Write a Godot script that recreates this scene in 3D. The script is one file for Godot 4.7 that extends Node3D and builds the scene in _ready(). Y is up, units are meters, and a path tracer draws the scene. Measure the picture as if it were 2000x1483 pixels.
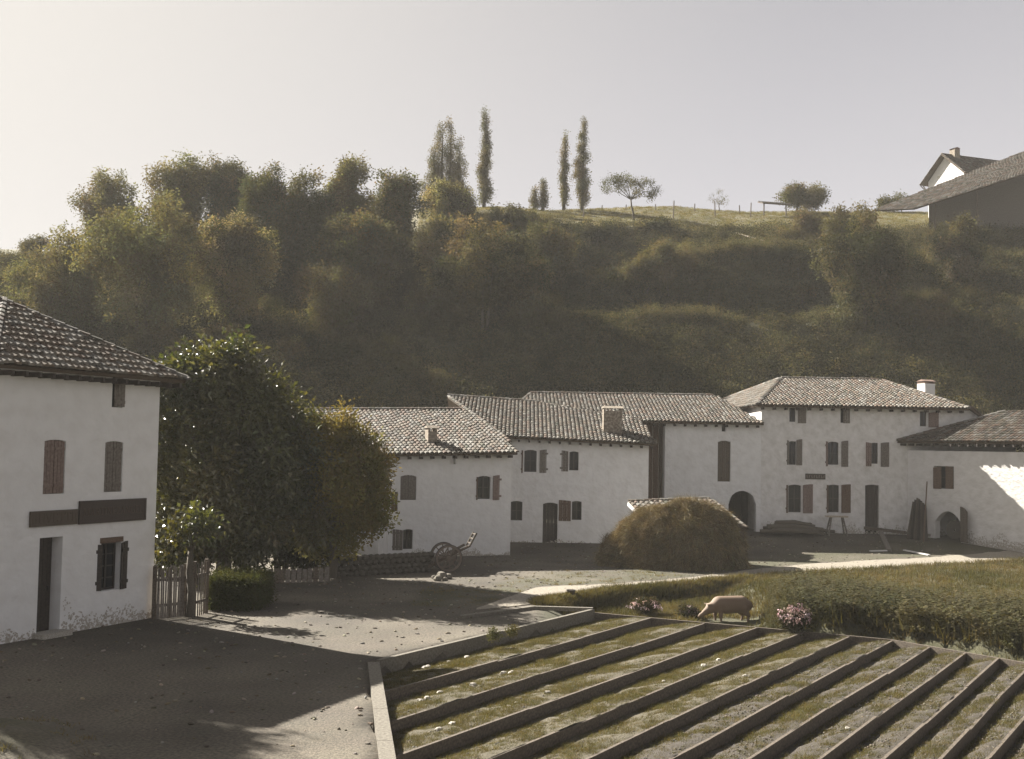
extends Node3D
# A village under a wooded hill, seen from an upstairs window. x right, y up, -z away from the camera; metres.

const F := 2350.0                      # focal length in pixels of the 2000 x 1483 photograph
const CAM := Vector3(0, 5, 0)
const SUN_AZ := -50.0                  # degrees from straight ahead, minus = left
const SUN_EL := 33.0
var cb: Basis                          # camera axes
var orig := {}                         # node -> world place of its frame
var taken := {}
var rng := RandomNumberGenerator.new()
var nz := FastNoiseLite.new()
var M := {}                            # materials
var LM := {}                           # shared leaf and grass meshes

# ---------------------------------------------------------------- pixels to directions
func ray(px: float, py: float) -> Vector3:
	return cb * Vector3((px - 1000.0) / F, (741.5 - py) / F, -1.0)
func at_d(px: float, py: float, d: float) -> Vector3:
	var r := ray(px, py)
	return CAM + r * (d / -r.z)
func at_y(px: float, py: float, y: float) -> Vector3:
	var r := ray(px, py)
	return CAM + r * ((y - CAM.y) / r.y)
func at_pl(px: float, py: float, pl: Plane) -> Vector3:
	var r := ray(px, py).normalized()
	var t := (pl.d - pl.normal.dot(CAM)) / pl.normal.dot(r)
	return CAM + r * t
func on_ground(px: float, py: float) -> Vector3:      # march to the terrain
	var r := ray(px, py)
	r /= -r.z
	var d := 14.0
	while d < 240.0:
		var p := CAM + r * d
		if p.y <= land(p.x, d):
			return Vector3(p.x, land(p.x, d), -d)
		d += 0.12
	return CAM + r * 135.0

# ---------------------------------------------------------------- the lie of the land
const COLS := [-900.0, 60.0, 250.0, 450.0, 700.0, 860.0, 960.0, 1200.0, 1500.0, 1750.0, 2000.0, 3000.0]
# per column: [distance, photo row] of the slope's profile
const PROF := [
	[[84.0, 760.0], [90.0, 665.0], [94.0, 655.0], [108.0, 545.0], [117.0, 500.0], [135.0, 485.0]],
	[[84.0, 760.0], [90.0, 665.0], [94.0, 655.0], [108.0, 545.0], [117.0, 500.0], [135.0, 485.0]],
	[[80.0, 790.0], [90.0, 668.0], [94.0, 655.0], [108.0, 530.0], [117.0, 475.0], [135.0, 455.0]],
	[[78.0, 800.0], [87.0, 690.0], [93.0, 660.0], [107.0, 520.0], [117.0, 455.0], [135.0, 430.0]],
	[[80.0, 800.0], [88.0, 700.0], [95.0, 640.0], [106.0, 525.0], [117.0, 450.0], [135.0, 415.0]],
	[[83.0, 785.0], [93.0, 652.0], [98.5, 638.0], [106.0, 530.0], [113.0, 460.0], [117.0, 445.0], [135.0, 408.0]],
	[[85.0, 775.0], [94.0, 648.0], [99.5, 638.0], [106.0, 530.0], [112.0, 460.0], [117.0, 440.0], [136.0, 404.0]],
	[[86.0, 775.0], [95.0, 642.0], [100.5, 634.0], [105.5, 560.0], [109.5, 552.0], [118.0, 440.0], [138.0, 405.0]],
	[[86.5, 770.0], [95.0, 634.0], [101.0, 626.0], [106.0, 500.0], [110.5, 492.0], [117.0, 452.0], [139.0, 408.0]],
	[[86.5, 770.0], [96.0, 606.0], [101.5, 598.0], [107.0, 505.0], [111.0, 498.0], [118.0, 450.0], [139.0, 413.0]],
	[[86.5, 770.0], [96.0, 594.0], [101.5, 586.0], [107.0, 500.0], [111.0, 494.0], [118.0, 445.0], [139.0, 416.0]],
	[[86.5, 770.0], [96.0, 594.0], [101.5, 586.0], [107.0, 500.0], [111.0, 494.0], [118.0, 445.0], [139.0, 416.0]]]
const ROAD_LOW := [[930.0, 1193.0], [980.0, 1188.0], [1020.0, 1184.0], [1050.0, 1180.0], [1100.0, 1170.0], [1200.0, 1153.0], [1300.0, 1143.0], [1400.0, 1132.0], [1600.0, 1119.0], [1800.0, 1107.0], [1930.0, 1099.0], [2150.0, 1087.0]]
const ROAD_UP := [[930.0, 1189.0], [980.0, 1172.0], [1020.0, 1159.0], [1050.0, 1148.0], [1100.0, 1146.0], [1200.0, 1141.0], [1300.0, 1133.0], [1400.0, 1122.0], [1600.0, 1101.0], [1800.0, 1091.0], [1930.0, 1086.0], [2150.0, 1077.0]]
var road_low := PackedVector2Array()   # (x, distance)
var road_up := PackedVector2Array()
var gar_far := PackedVector2Array()    # far edge of the garden, (x, distance)
var gar_l0: Vector3                    # left edge of the garden
var gar_l1: Vector3
var gar_a: Vector3                     # where its topmost edging meets the far edge

func prof_h(i: int, d: float) -> float:
	var p: Array = PROF[i]
	var yh: float = 870.0 + 0.018 * (COLS[i] - 1000.0)
	var last_d: float = 74.0
	var last_h: float = 0.6
	for q in p:
		var h: float = 5.0 + (yh - float(q[1])) / F * float(q[0])
		if d <= float(q[0]):
			return lerpf(last_h, h, clampf((d - last_d) / (float(q[0]) - last_d), 0.0, 1.0))
		last_d = q[0]
		last_h = h
	return last_h - (d - last_d) * 0.05
func poly_at(poly: PackedVector2Array, x: float) -> float:
	if x <= poly[0].x:
		return poly[0].y
	for i in range(1, poly.size()):
		if x <= poly[i].x:
			return lerpf(poly[i - 1].y, poly[i].y, (x - poly[i - 1].x) / (poly[i].x - poly[i - 1].x))
	return poly[poly.size() - 1].y
func in_garden(x: float, d: float) -> float:           # > 0 inside: metres to the nearest edge
	var e := Vector2(gar_l1.x - gar_l0.x, -gar_l1.z + gar_l0.z).normalized()
	var n := Vector2(e.y, -e.x)
	if n.x < 0.0:
		n = -n
	var a := n.dot(Vector2(x - gar_l0.x, d + gar_l0.z))
	var b := poly_at(gar_far, x) - d
	var c := (x - gar_a.x) * -bed_dir.z - (d + gar_a.z) * bed_dir.x   # right of the topmost edging
	return minf(minf(a, b), c)
func land(x: float, d: float) -> float:
	if d > 70.0:
		var c := 1000.0 + F * x / d
		var i := 0
		while i < COLS.size() - 2 and c > COLS[i + 1]:
			i += 1
		var t := clampf((c - COLS[i]) / (COLS[i + 1] - COLS[i]), 0.0, 1.0)
		t = t * t * (3.0 - 2.0 * t)
		var h := lerpf(prof_h(i, d), prof_h(i + 1, d), t)
		return h + (nz.get_noise_2d(x * 3.0, d * 3.0) * 0.7 + nz.get_noise_2d(x * 11.0 + 90.0, d * 7.0) * 0.9 * smoothstep(119.0, 112.0, d)) * smoothstep(74.0, 86.0, d)
	var y := 0.56 * smoothstep(56.0, 66.0, d) + nz.get_noise_2d(x * 5.0, d * 5.0) * 0.05
	if road_low.size() and x > road_low[3].x - 0.5 and d < 60.0:
		var into := poly_at(road_low, x) - d
		var w := smoothstep(0.0, 1.6, x - road_low[3].x)
		y -= (0.5 * smoothstep(0.1, 1.0, into) + 0.08 * nz.get_noise_2d(x * 9.0, d * 9.0) * smoothstep(0.1, 1.0, into)) * w
		if gar_far.size() and into > 0.0:              # a shelf of rough ground drops to the garden on the right
			var from := d - poly_at(gar_far, x)
			y += 0.62 * smoothstep(7.6, 9.2, x) * smoothstep(1.15, 1.65, from + nz.get_noise_2d(x * 40.0, 3.0) * 0.5) * smoothstep(0.6, 2.2, into)
	if gar_far.size():
		y = lerpf(y, -0.75, smoothstep(-0.04, 0.1, in_garden(x, d)))
	y += mound(x, d)
	return y
func mound(x: float, d: float) -> float:               # rough bank in the near left corner
	var q := Vector2((x + 9.2) / 3.6, (d - 18.6) / 3.4).length()
	return 0.5 * smoothstep(1.0, 0.3, q) * (1.0 + 0.35 * nz.get_noise_2d(x * 16.0, d * 16.0))

# ---------------------------------------------------------------- scene tree helpers
func numbered(called: String) -> String:
	if not taken.has(called):
		taken[called] = 0
		return called
	taken[called] += 1
	return "%s_%03d" % [called, taken[called]]
func tag(o: Node, label: String, category: String, group := "") -> void:
	o.set_meta("label", label)
	o.set_meta("category", category)
	if group != "":
		o.set_meta("group", group)
func thing(called: String, at: Vector3, label: String, category: String, group := "") -> Node3D:
	var o := Node3D.new()
	o.name = numbered(called)
	add_child(o)
	o.position = at
	orig[o] = at
	tag(o, label, category, group)
	return o
func obj(called: String, st, mat: Material, parent: Node = self) -> MeshInstance3D:   # st holds world coordinates
	var o := MeshInstance3D.new()
	var mesh: Mesh = st if st is Mesh else finish(st)
	o.mesh = mesh
	o.material_override = mat
	o.name = numbered(called) if parent == self else called
	if parent != self:
		o.position = -orig.get(parent, Vector3.ZERO)
	parent.add_child(o, true)
	orig[o] = Vector3.ZERO
	return o
func piece(called: String, mesh: Mesh, mat: Material, parent: Node, at: Transform3D) -> MeshInstance3D:
	var o := MeshInstance3D.new()
	o.mesh = mesh
	o.material_override = mat
	o.name = numbered(called) if parent == self else called
	at.origin -= orig.get(parent, Vector3.ZERO)
	o.transform = at
	parent.add_child(o, true)
	return o
func many(called: String, mesh: Mesh, mat: Material, parent: Node, ts: Array, cols: Array) -> MultiMeshInstance3D:
	var mm := MultiMesh.new()
	mm.transform_format = MultiMesh.TRANSFORM_3D
	mm.use_colors = true
	mm.mesh = mesh
	mm.instance_count = ts.size()
	for i in ts.size():
		mm.set_instance_transform(i, ts[i])
		mm.set_instance_color(i, cols[i])
	var o := MultiMeshInstance3D.new()
	o.multimesh = mm
	o.material_override = mat
	o.name = numbered(called) if parent == self else called
	if parent != self:
		o.position = -orig.get(parent, Vector3.ZERO)
	parent.add_child(o, true)
	return o
func baked(called: String, mesh: Mesh, mat: Material, parent: Node, ts: Array, cs: Array) -> MeshInstance3D:   # copies joined into one mesh
	var src := mesh.surface_get_arrays(0)
	var sv: PackedVector3Array = src[Mesh.ARRAY_VERTEX]
	var sn: PackedVector3Array = src[Mesh.ARRAY_NORMAL]
	var v := PackedVector3Array()
	var n := PackedVector3Array()
	var c := PackedColorArray()
	var one := PackedColorArray()
	one.resize(sv.size())
	for i in ts.size():
		var t: Transform3D = ts[i]
		v.append_array(t * sv)
		n.append_array(Transform3D(t.basis.orthonormalized(), Vector3.ZERO) * sn)
		one.fill(cs[i])
		c.append_array(one)
	var arr := []
	arr.resize(Mesh.ARRAY_MAX)
	arr[Mesh.ARRAY_VERTEX] = v
	arr[Mesh.ARRAY_NORMAL] = n
	arr[Mesh.ARRAY_COLOR] = c
	var m := ArrayMesh.new()
	m.add_surface_from_arrays(Mesh.PRIMITIVE_TRIANGLES, arr)
	return obj(called, m, mat, parent)
func structure(o: Node) -> Node:
	o.set_meta("kind", "structure")
	return o
func stuff(o: Node) -> Node:
	o.set_meta("kind", "stuff")
	return o

# ---------------------------------------------------------------- shapes
func tool(smooth := false) -> SurfaceTool:
	var st := SurfaceTool.new()
	st.begin(Mesh.PRIMITIVE_TRIANGLES)
	st.set_smooth_group(0 if smooth else -1)
	return st
func finish(st: SurfaceTool) -> ArrayMesh:
	st.generate_normals()
	return st.commit()
func tri(st: SurfaceTool, a: Vector3, b: Vector3, c: Vector3) -> void:
	st.add_vertex(a)
	st.add_vertex(b)
	st.add_vertex(c)
func quad(st: SurfaceTool, a: Vector3, b: Vector3, c: Vector3, d: Vector3) -> void:
	tri(st, a, b, c)
	tri(st, a, c, d)
func hexa(st: SurfaceTool, p: Array) -> void:          # p: bottom ring 0-3, top ring 4-7
	quad(st, p[4], p[5], p[6], p[7])
	quad(st, p[3], p[2], p[1], p[0])
	for i in 4:
		var j := (i + 1) % 4
		quad(st, p[i], p[j], p[j + 4], p[i + 4])
func block(st: SurfaceTool, c: Vector3, ax: Vector3, ay: Vector3, az: Vector3) -> void:   # half axes
	hexa(st, [c - ax - ay - az, c + ax - ay - az, c + ax - ay + az, c - ax - ay + az, c - ax + ay - az, c + ax + ay - az, c + ax + ay + az, c - ax + ay + az])
func bar(st: SurfaceTool, a: Vector3, b: Vector3, w: float, h: float, up := Vector3.UP) -> void:
	var d := (b - a)
	var side := d.cross(up)
	if side.length() < 0.001:
		side = d.cross(Vector3.RIGHT)
	side = side.normalized()
	var u := side.cross(d).normalized()
	block(st, (a + b) * 0.5, side * w * 0.5, u * h * 0.5, d * 0.5)
func tube(st: SurfaceTool, pts: Array, radii: Array, sides := 7) -> void:
	var rings := []
	var side := Vector3.RIGHT
	for i in pts.size():
		var d: Vector3 = (pts[mini(i + 1, pts.size() - 1)] - pts[maxi(i - 1, 0)]).normalized()
		side = (side - d * side.dot(d)).normalized()
		var u := d.cross(side)
		var ring := []
		for k in sides:
			var a := TAU * k / sides
			ring.append(pts[i] + (side * cos(a) + u * sin(a)) * float(radii[i]))
		rings.append(ring)
	for i in rings.size() - 1:
		for k in sides:
			var j := (k + 1) % sides
			quad(st, rings[i][k], rings[i + 1][k], rings[i + 1][j], rings[i][j])
	for k in range(1, sides - 1):
		tri(st, rings[0][0], rings[0][k], rings[0][k + 1])
		var e: Array = rings[rings.size() - 1]
		tri(st, e[0], e[k + 1], e[k])
func rough_rock(size: Vector3, rseed: int) -> ArrayMesh:
	var st := tool()
	var n := FastNoiseLite.new()
	n.seed = rseed
	n.frequency = 0.9
	var pt := func(i: int, j: int) -> Vector3:
		var th := PI * j / 4.0
		var ph := TAU * i / 6.0
		var v := Vector3(sin(th) * cos(ph), cos(th), sin(th) * sin(ph))
		return v * size * (1.0 + 0.35 * n.get_noise_3dv(v * 2.0))
	for i in 6:
		for j in 4:
			quad(st, pt.call(i, j), pt.call(i + 1, j), pt.call(i + 1, j + 1), pt.call(i, j + 1))
	return finish(st)

# ---------------------------------------------------------------- materials
func lin(r: float, g: float, b: float) -> Color:
	return Color(r, g, b).linear_to_srgb()
func noise_tex(freq: float, c0: Color, c1: Color, c2: Color, rseed: int, octaves := 4, size := 512) -> NoiseTexture2D:
	var n := FastNoiseLite.new()
	n.noise_type = FastNoiseLite.TYPE_SIMPLEX_SMOOTH
	n.frequency = freq
	n.seed = rseed
	n.fractal_octaves = octaves
	var g := Gradient.new()
	g.offsets = PackedFloat32Array([0.15, 0.5, 0.85])
	g.colors = PackedColorArray([c0, c1, c2])
	var t := NoiseTexture2D.new()
	t.width = size
	t.height = size
	t.seamless = true
	t.noise = n
	t.color_ramp = g
	return t
func bump_tex(freq: float, rseed: int, strength: float, size := 512) -> NoiseTexture2D:
	var n := FastNoiseLite.new()
	n.frequency = freq
	n.seed = rseed
	var t := NoiseTexture2D.new()
	t.width = size
	t.height = size
	t.seamless = true
	t.noise = n
	t.as_normal_map = true
	t.bump_strength = strength
	return t
func surf(tex: Texture2D, scale: float, rough: float, bump: Texture2D = null, world := true, vert := false) -> StandardMaterial3D:
	var m := StandardMaterial3D.new()
	m.albedo_texture = tex
	m.roughness = rough
	m.uv1_triplanar = true
	m.uv1_world_triplanar = world
	m.uv1_scale = Vector3.ONE * scale
	if bump:
		m.normal_enabled = true
		m.normal_texture = bump
		m.normal_scale = 0.55
	m.vertex_color_use_as_albedo = vert
	return m
func leafy(col: Color, rough: float, glow: Color) -> StandardMaterial3D:
	var m := StandardMaterial3D.new()
	m.albedo_color = col
	m.roughness = rough
	m.vertex_color_use_as_albedo = true
	m.backlight_enabled = true
	m.backlight = glow
	m.cull_mode = BaseMaterial3D.CULL_DISABLED
	return m
func plain(col: Color, rough: float) -> StandardMaterial3D:
	var m := StandardMaterial3D.new()
	m.albedo_color = col
	m.roughness = rough
	return m
func make_materials() -> void:
	var g := func(v: float) -> Color: return Color(v, v, v)
	var fine := bump_tex(0.06, 5, 6.0)
	M.plaster = surf(noise_tex(0.012, lin(0.655, 0.64, 0.62), lin(0.70, 0.69, 0.675), lin(0.735, 0.725, 0.71), 3, 6), 0.22, 0.95, bump_tex(0.03, 8, 5.0))
	M.plaster_old = surf(noise_tex(0.014, lin(0.57, 0.55, 0.52), lin(0.65, 0.63, 0.605), lin(0.71, 0.69, 0.67), 13, 6), 0.25, 0.95, bump_tex(0.03, 9, 6.0))
	M.dirty = surf(noise_tex(0.02, lin(0.15, 0.12, 0.09), lin(0.24, 0.20, 0.155), lin(0.36, 0.32, 0.265), 23, 6), 0.6, 0.97, fine)
	M.damp = surf(noise_tex(0.03, lin(0.30, 0.265, 0.22), lin(0.40, 0.365, 0.315), lin(0.52, 0.485, 0.435), 24, 6), 0.7, 0.96)
	M.tile = surf(noise_tex(0.04, g.call(0.70), g.call(0.95), g.call(1.0), 4, 4), 1.3, 0.9, null, true, true)
	M.deck = surf(noise_tex(0.05, lin(0.05, 0.035, 0.025), lin(0.08, 0.06, 0.04), lin(0.11, 0.08, 0.055), 6), 0.8, 0.95)
	M.wood_brown = surf(noise_tex(0.03, lin(0.075, 0.045, 0.03), lin(0.115, 0.075, 0.05), lin(0.16, 0.11, 0.075), 7), 0.7, 0.8)
	M.wood_grey = surf(noise_tex(0.03, lin(0.10, 0.085, 0.07), lin(0.155, 0.135, 0.115), lin(0.21, 0.185, 0.16), 17), 0.7, 0.85)
	M.wood_rose = surf(noise_tex(0.03, lin(0.13, 0.09, 0.075), lin(0.18, 0.13, 0.11), lin(0.23, 0.175, 0.15), 27), 0.7, 0.85)
	M.wood_dark = surf(noise_tex(0.03, lin(0.025, 0.02, 0.016), lin(0.04, 0.03, 0.024), lin(0.06, 0.045, 0.035), 37), 0.7, 0.75)
	M.wood_pale = surf(noise_tex(0.03, lin(0.30, 0.25, 0.18), lin(0.42, 0.36, 0.27), lin(0.50, 0.44, 0.34), 47), 0.7, 0.8)
	M.timber = surf(noise_tex(0.03, lin(0.06, 0.045, 0.035), lin(0.10, 0.08, 0.06), lin(0.15, 0.12, 0.09), 57), 0.9, 0.9)
	M.concrete = surf(noise_tex(0.03, lin(0.10, 0.088, 0.07), lin(0.145, 0.13, 0.104), lin(0.20, 0.18, 0.145), 67, 5), 0.8, 0.95, fine)
	M.stone = surf(noise_tex(0.04, lin(0.26, 0.24, 0.2), lin(0.38, 0.35, 0.3), lin(0.5, 0.47, 0.41), 77, 5), 1.2, 0.95, fine)
	M.brick = surf(noise_tex(0.05, lin(0.13, 0.08, 0.06), lin(0.2, 0.13, 0.1), lin(0.28, 0.2, 0.16), 87, 5), 1.0, 0.95, fine)
	M.ground = surf(noise_tex(0.03, g.call(0.66), g.call(0.86), g.call(1.0), 97, 6, 1024), 0.35, 0.97, bump_tex(0.05, 98, 9.0, 1024), true, true)
	M.road = surf(noise_tex(0.025, lin(0.19, 0.167, 0.13), lin(0.25, 0.222, 0.178), lin(0.31, 0.277, 0.225), 107, 6, 1024), 0.3, 0.97, fine)
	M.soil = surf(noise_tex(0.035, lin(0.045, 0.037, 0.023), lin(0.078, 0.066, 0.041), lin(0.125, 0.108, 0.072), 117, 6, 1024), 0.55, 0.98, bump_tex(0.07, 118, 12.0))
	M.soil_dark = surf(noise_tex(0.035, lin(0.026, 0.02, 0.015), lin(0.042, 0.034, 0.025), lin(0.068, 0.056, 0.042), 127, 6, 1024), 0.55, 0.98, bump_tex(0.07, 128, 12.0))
	M.hill = surf(noise_tex(0.03, lin(0.03, 0.035, 0.012), lin(0.05, 0.052, 0.02), lin(0.085, 0.08, 0.035), 137, 6), 0.2, 0.98, bump_tex(0.05, 138, 12.0))
	M.glass = plain(lin(0.02, 0.022, 0.025), 0.08)
	M.dark_paint = plain(lin(0.028, 0.022, 0.02), 0.6)
	M.sign_brown = surf(noise_tex(0.05, lin(0.03, 0.02, 0.015), lin(0.045, 0.03, 0.024), lin(0.06, 0.042, 0.034), 147), 1.0, 0.6)
	M.sign_olive = surf(noise_tex(0.05, lin(0.06, 0.045, 0.032), lin(0.085, 0.065, 0.048), lin(0.11, 0.085, 0.065), 157), 1.0, 0.7)
	M.letter = plain(lin(0.075, 0.055, 0.04), 0.7)
	M.letter_pale = plain(lin(0.19, 0.165, 0.13), 0.7)
	M.iron = plain(lin(0.03, 0.028, 0.026), 0.55)
	M.wheel = surf(noise_tex(0.05, lin(0.11, 0.085, 0.065), lin(0.16, 0.125, 0.10), lin(0.2, 0.165, 0.13), 167), 2.0, 0.8)
	M.straw = leafy(Color(1, 1, 1), 0.75, Color(0.5, 0.45, 0.3))
	M.straw.metallic_specular = 0.25
	M.hay = surf(noise_tex(0.05, lin(0.10, 0.082, 0.05), lin(0.17, 0.142, 0.09), lin(0.25, 0.215, 0.145), 177, 6), 0.9, 0.95, bump_tex(0.08, 178, 14.0))
	M.bark = surf(noise_tex(0.05, lin(0.05, 0.04, 0.03), lin(0.10, 0.085, 0.065), lin(0.17, 0.15, 0.12), 187, 6), 1.5, 0.95, fine)
	M.leaf = leafy(Color(1, 1, 1), 0.8, Color(0.80, 0.77, 0.58))
	M.leaf.metallic_specular = 0.2
	M.leaf_gloss = leafy(Color(1, 1, 1), 0.36, Color(0.85, 0.82, 0.5))
	M.leaf_gloss.metallic_specular = 0.75
	M.grass = leafy(Color(1, 1, 1), 0.8, Color(0.85, 0.8, 0.5))
	M.grass.metallic_specular = 0.2
	M.pig = surf(noise_tex(0.06, lin(0.10, 0.066, 0.043), lin(0.19, 0.13, 0.088), lin(0.26, 0.185, 0.13), 197, 5), 2.5, 0.75, bump_tex(0.12, 198, 5.0))
	M.petal = leafy(Color(1, 1, 1), 0.7, Color(0.12, 0.08, 0.08))
	M.pot = plain(lin(0.06, 0.04, 0.032), 0.8)
	M.linen = plain(lin(0.6, 0.58, 0.55), 0.9)

# ---------------------------------------------------------------- leaves
func leaf_cluster(n: int, radius: float, length: float, width: float, rseed: int, droop := 0.0) -> ArrayMesh:
	var r := RandomNumberGenerator.new()
	r.seed = rseed
	var st := tool()
	for i in n:
		var p := Vector3(r.randfn(0, 0.5), r.randfn(0, 0.5), r.randfn(0, 0.5)) * radius
		var d := (p.normalized() + Vector3(r.randf_range(-1, 1), r.randf_range(-0.6, 0.9) - droop, r.randf_range(-1, 1))).normalized()
		var s := d.cross(Vector3(r.randf_range(-0.5, 0.5), 1, r.randf_range(-0.5, 0.5))).normalized()
		var u := s.cross(d)
		var l := length * r.randf_range(0.65, 1.25)
		var w := width * r.randf_range(0.7, 1.2) * 0.5
		var tip := p + d * l - u * l * 0.15
		var q := p + d * l * 0.5
		tri(st, p, q + s * w + u * w * 0.35, tip)
		tri(st, p, tip, q - s * w + u * w * 0.35)
	return finish(st)
func tuft(n: int, spread: float, height: float, width: float, rseed: int) -> ArrayMesh:
	var r := RandomNumberGenerator.new()
	r.seed = rseed
	var st := tool()
	for i in n:
		var p := Vector3(r.randfn(0, 0.5), 0, r.randfn(0, 0.5)) * spread
		var lean := Vector3(r.randfn(0, 0.4), 1, r.randfn(0, 0.4)).normalized()
		var h := height * r.randf_range(0.5, 1.2)
		var s := Vector3(r.randf_range(-1, 1), 0, r.randf_range(-1, 1)).normalized() * width
		var mid := p + lean * h * 0.55
		var tip := p + lean * h + Vector3(lean.x, -0.15, lean.z) * h * 0.5
		tri(st, p - s, p + s, mid + s * 0.7)
		tri(st, p - s, mid + s * 0.7, mid - s * 0.7)
		tri(st, mid - s * 0.7, mid + s * 0.7, tip)
	return finish(st)
func nettle() -> ArrayMesh:                             # a few leafy stalks with some blades between
	var r := RandomNumberGenerator.new()
	r.seed = 91
	var st := tool()
	for k in 5:
		var p := Vector3(r.randfn(0, 0.16), 0, r.randfn(0, 0.16))
		var lean := Vector3(r.randfn(0, 0.22), 1, r.randfn(0, 0.22)).normalized()
		var h := r.randf_range(0.35, 0.75)
		for i in 9:
			var q := p + lean * h * (0.2 + 0.8 * i / 8.0)
			var a := r.randf() * TAU
			var d := Vector3(cos(a), r.randf_range(-0.5, 0.4), sin(a)).normalized()
			var sd := d.cross(Vector3.UP).normalized() * 0.026
			tri(st, q, q + d * 0.06 + sd, q + d * 0.14)
			tri(st, q, q + d * 0.14, q + d * 0.06 - sd)
		tri(st, p - Vector3(0.008, 0, 0), p + Vector3(0.008, 0, 0), p + lean * h)
	for k in 9:
		var p := Vector3(r.randfn(0, 0.2), 0, r.randfn(0, 0.2))
		var lean := Vector3(r.randfn(0, 0.4), 1, r.randfn(0, 0.4)).normalized() * r.randf_range(0.25, 0.6)
		var sd := Vector3(r.randf_range(-1, 1), 0, r.randf_range(-1, 1)).normalized() * 0.009
		tri(st, p - sd, p + sd, p + lean)
	return finish(st)
func make_leaf_meshes() -> void:
	LM.chestnut = []
	LM.small = []
	LM.bramble = []
	LM.cover = []
	LM.poplar = []
	LM.grass = []
	LM.weed = []
	LM.nettle = nettle()
	for k in 3:
		LM.chestnut.append(leaf_cluster(16, 0.42, 0.24, 0.13, 11 + k, 0.4))
		LM.small.append(leaf_cluster(26, 0.36, 0.15, 0.085, 21 + k, 0.1))
		LM.bramble.append(leaf_cluster(19, 0.62, 0.25, 0.14, 31 + k, 0.1))
		LM.cover.append(leaf_cluster(44, 0.6, 0.19, 0.11, 131 + k, 0.1))
		LM.poplar.append(leaf_cluster(22, 0.45, 0.2, 0.12, 41 + k, -0.3))
		LM.grass.append(tuft(16, 0.20, 0.22, 0.008, 51 + k))
		LM.weed.append(tuft(18, 0.30, 0.55, 0.013, 61 + k))
func spin(r: RandomNumberGenerator) -> Basis:
	return Basis(Vector3.UP, r.randf() * TAU) * Basis(Vector3.RIGHT, r.randf_range(-0.9, 0.9)) * Basis(Vector3.BACK, r.randf_range(-0.6, 0.6))
func tint(r: RandomNumberGenerator, col: Color, vary := 0.25) -> Color:
	var v := 1.0 + r.randf_range(-vary, vary)
	return Color(col.r * v * (1.0 + r.randf_range(-0.12, 0.12)), col.g * v, col.b * v * (1.0 + r.randf_range(-0.2, 0.2)))
# lobes: [centre, radii]; leaf clusters are spread through each lobe, one mean colour a lobe
func crown(parent: Node, called: String, lobes: Array, n: int, mesh: Mesh, mat: Material, col: Color, size: float, r: RandomNumberGenerator, spread := 0.62, second := Color(0, 0, 0)) -> void:
	var ts := []
	var cs := []
	var total := 0.0
	for l in lobes:
		total += l[1].x * l[1].y + l[1].z * l[1].y
	for l in lobes:
		var share: float = (l[1].x * l[1].y + l[1].z * l[1].y) / total
		var lt := tint(r, col, 0.22)
		if second.g > 0.0 and r.randf() < 0.35:
			lt = tint(r, second, 0.12)
		for i in int(n * share) + 1:
			cs.append(tint(r, lt, 0.22))               # leaf colour: the species' own with random variation, drawn before the place is known
			var way := Vector3(r.randfn(), r.randfn() + 0.15, r.randfn()).normalized()
			var far := lerpf(pow(r.randf(), 0.333), 1.0, spread) * r.randf_range(0.82, 1.1)
			ts.append(Transform3D(spin(r).scaled(Vector3.ONE * size * r.randf_range(0.7, 1.25)), l[0] + way * (l[1] as Vector3) * far))
	baked(called, mesh, mat, parent, ts, cs)
func lobes_in(c: Vector3, rad: Vector3, n: int, r: RandomNumberGenerator, lobe := 0.5) -> Array:
	var out := []
	for i in n:
		var v := Vector3(r.randfn(), r.randfn(), r.randfn()).normalized() * pow(r.randf(), 0.45)
		var s := lobe * r.randf_range(0.7, 1.2)
		out.append([c + v * rad * (1.0 - s * 0.75), rad * s])
	return out

# ---------------------------------------------------------------- buildings
func face(p0: Vector3, p1: Vector3) -> Dictionary:     # a wall plane; u runs to the right seen from outside
	var u := Vector3(p1.x - p0.x, 0, p1.z - p0.z)
	var l := u.length()
	u /= l
	var n := Vector3(-u.z, 0, u.x)
	return {"o": Vector3(p0.x, 0, p0.z), "u": u, "n": n, "l": l, "pl": Plane(n, n.dot(p0)), "base": minf(p0.y, p1.y)}
func fp(f: Dictionary, s: float, y: float, out := 0.0) -> Vector3:
	return f.o + f.u * s + Vector3.UP * y + f.n * out
func on_face(f: Dictionary, px: float, py: float) -> Vector2:
	var p := at_pl(px, py, f.pl)
	return Vector2((p - f.o).dot(f.u), p.y)
func rect(f: Dictionary, x0: float, y0: float, x1: float, y1: float, arch := 0.0) -> Dictionary:
	var xm := (x0 + x1) * 0.5
	var ym := (y0 + y1) * 0.5
	return {"s0": on_face(f, x0, ym).x, "s1": on_face(f, x1, ym).x, "y1": on_face(f, xm, y0).y, "y0": on_face(f, xm, y1).y, "arch": arch}
func hole_top(h: Dictionary, s: float) -> float:
	if h.arch <= 0.0:
		return h.y1
	var t: float = clampf((s - h.s0) / (h.s1 - h.s0) * 2.0 - 1.0, -1.0, 1.0)
	var rise: float = h.arch * (h.s1 - h.s0)
	return h.y1 - rise + rise * sqrt(maxf(0.0, 1.0 - t * t)) if h.arch > 0.4 else h.y1 - rise * t * t
func top_at(tops: Array, s: float) -> float:
	for i in range(1, tops.size()):
		if s <= tops[i].x or i == tops.size() - 1:
			return lerpf(tops[i - 1].y, tops[i].y, clampf((s - tops[i - 1].x) / (tops[i].x - tops[i - 1].x), 0.0, 1.0))
	return tops[0].y
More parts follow.
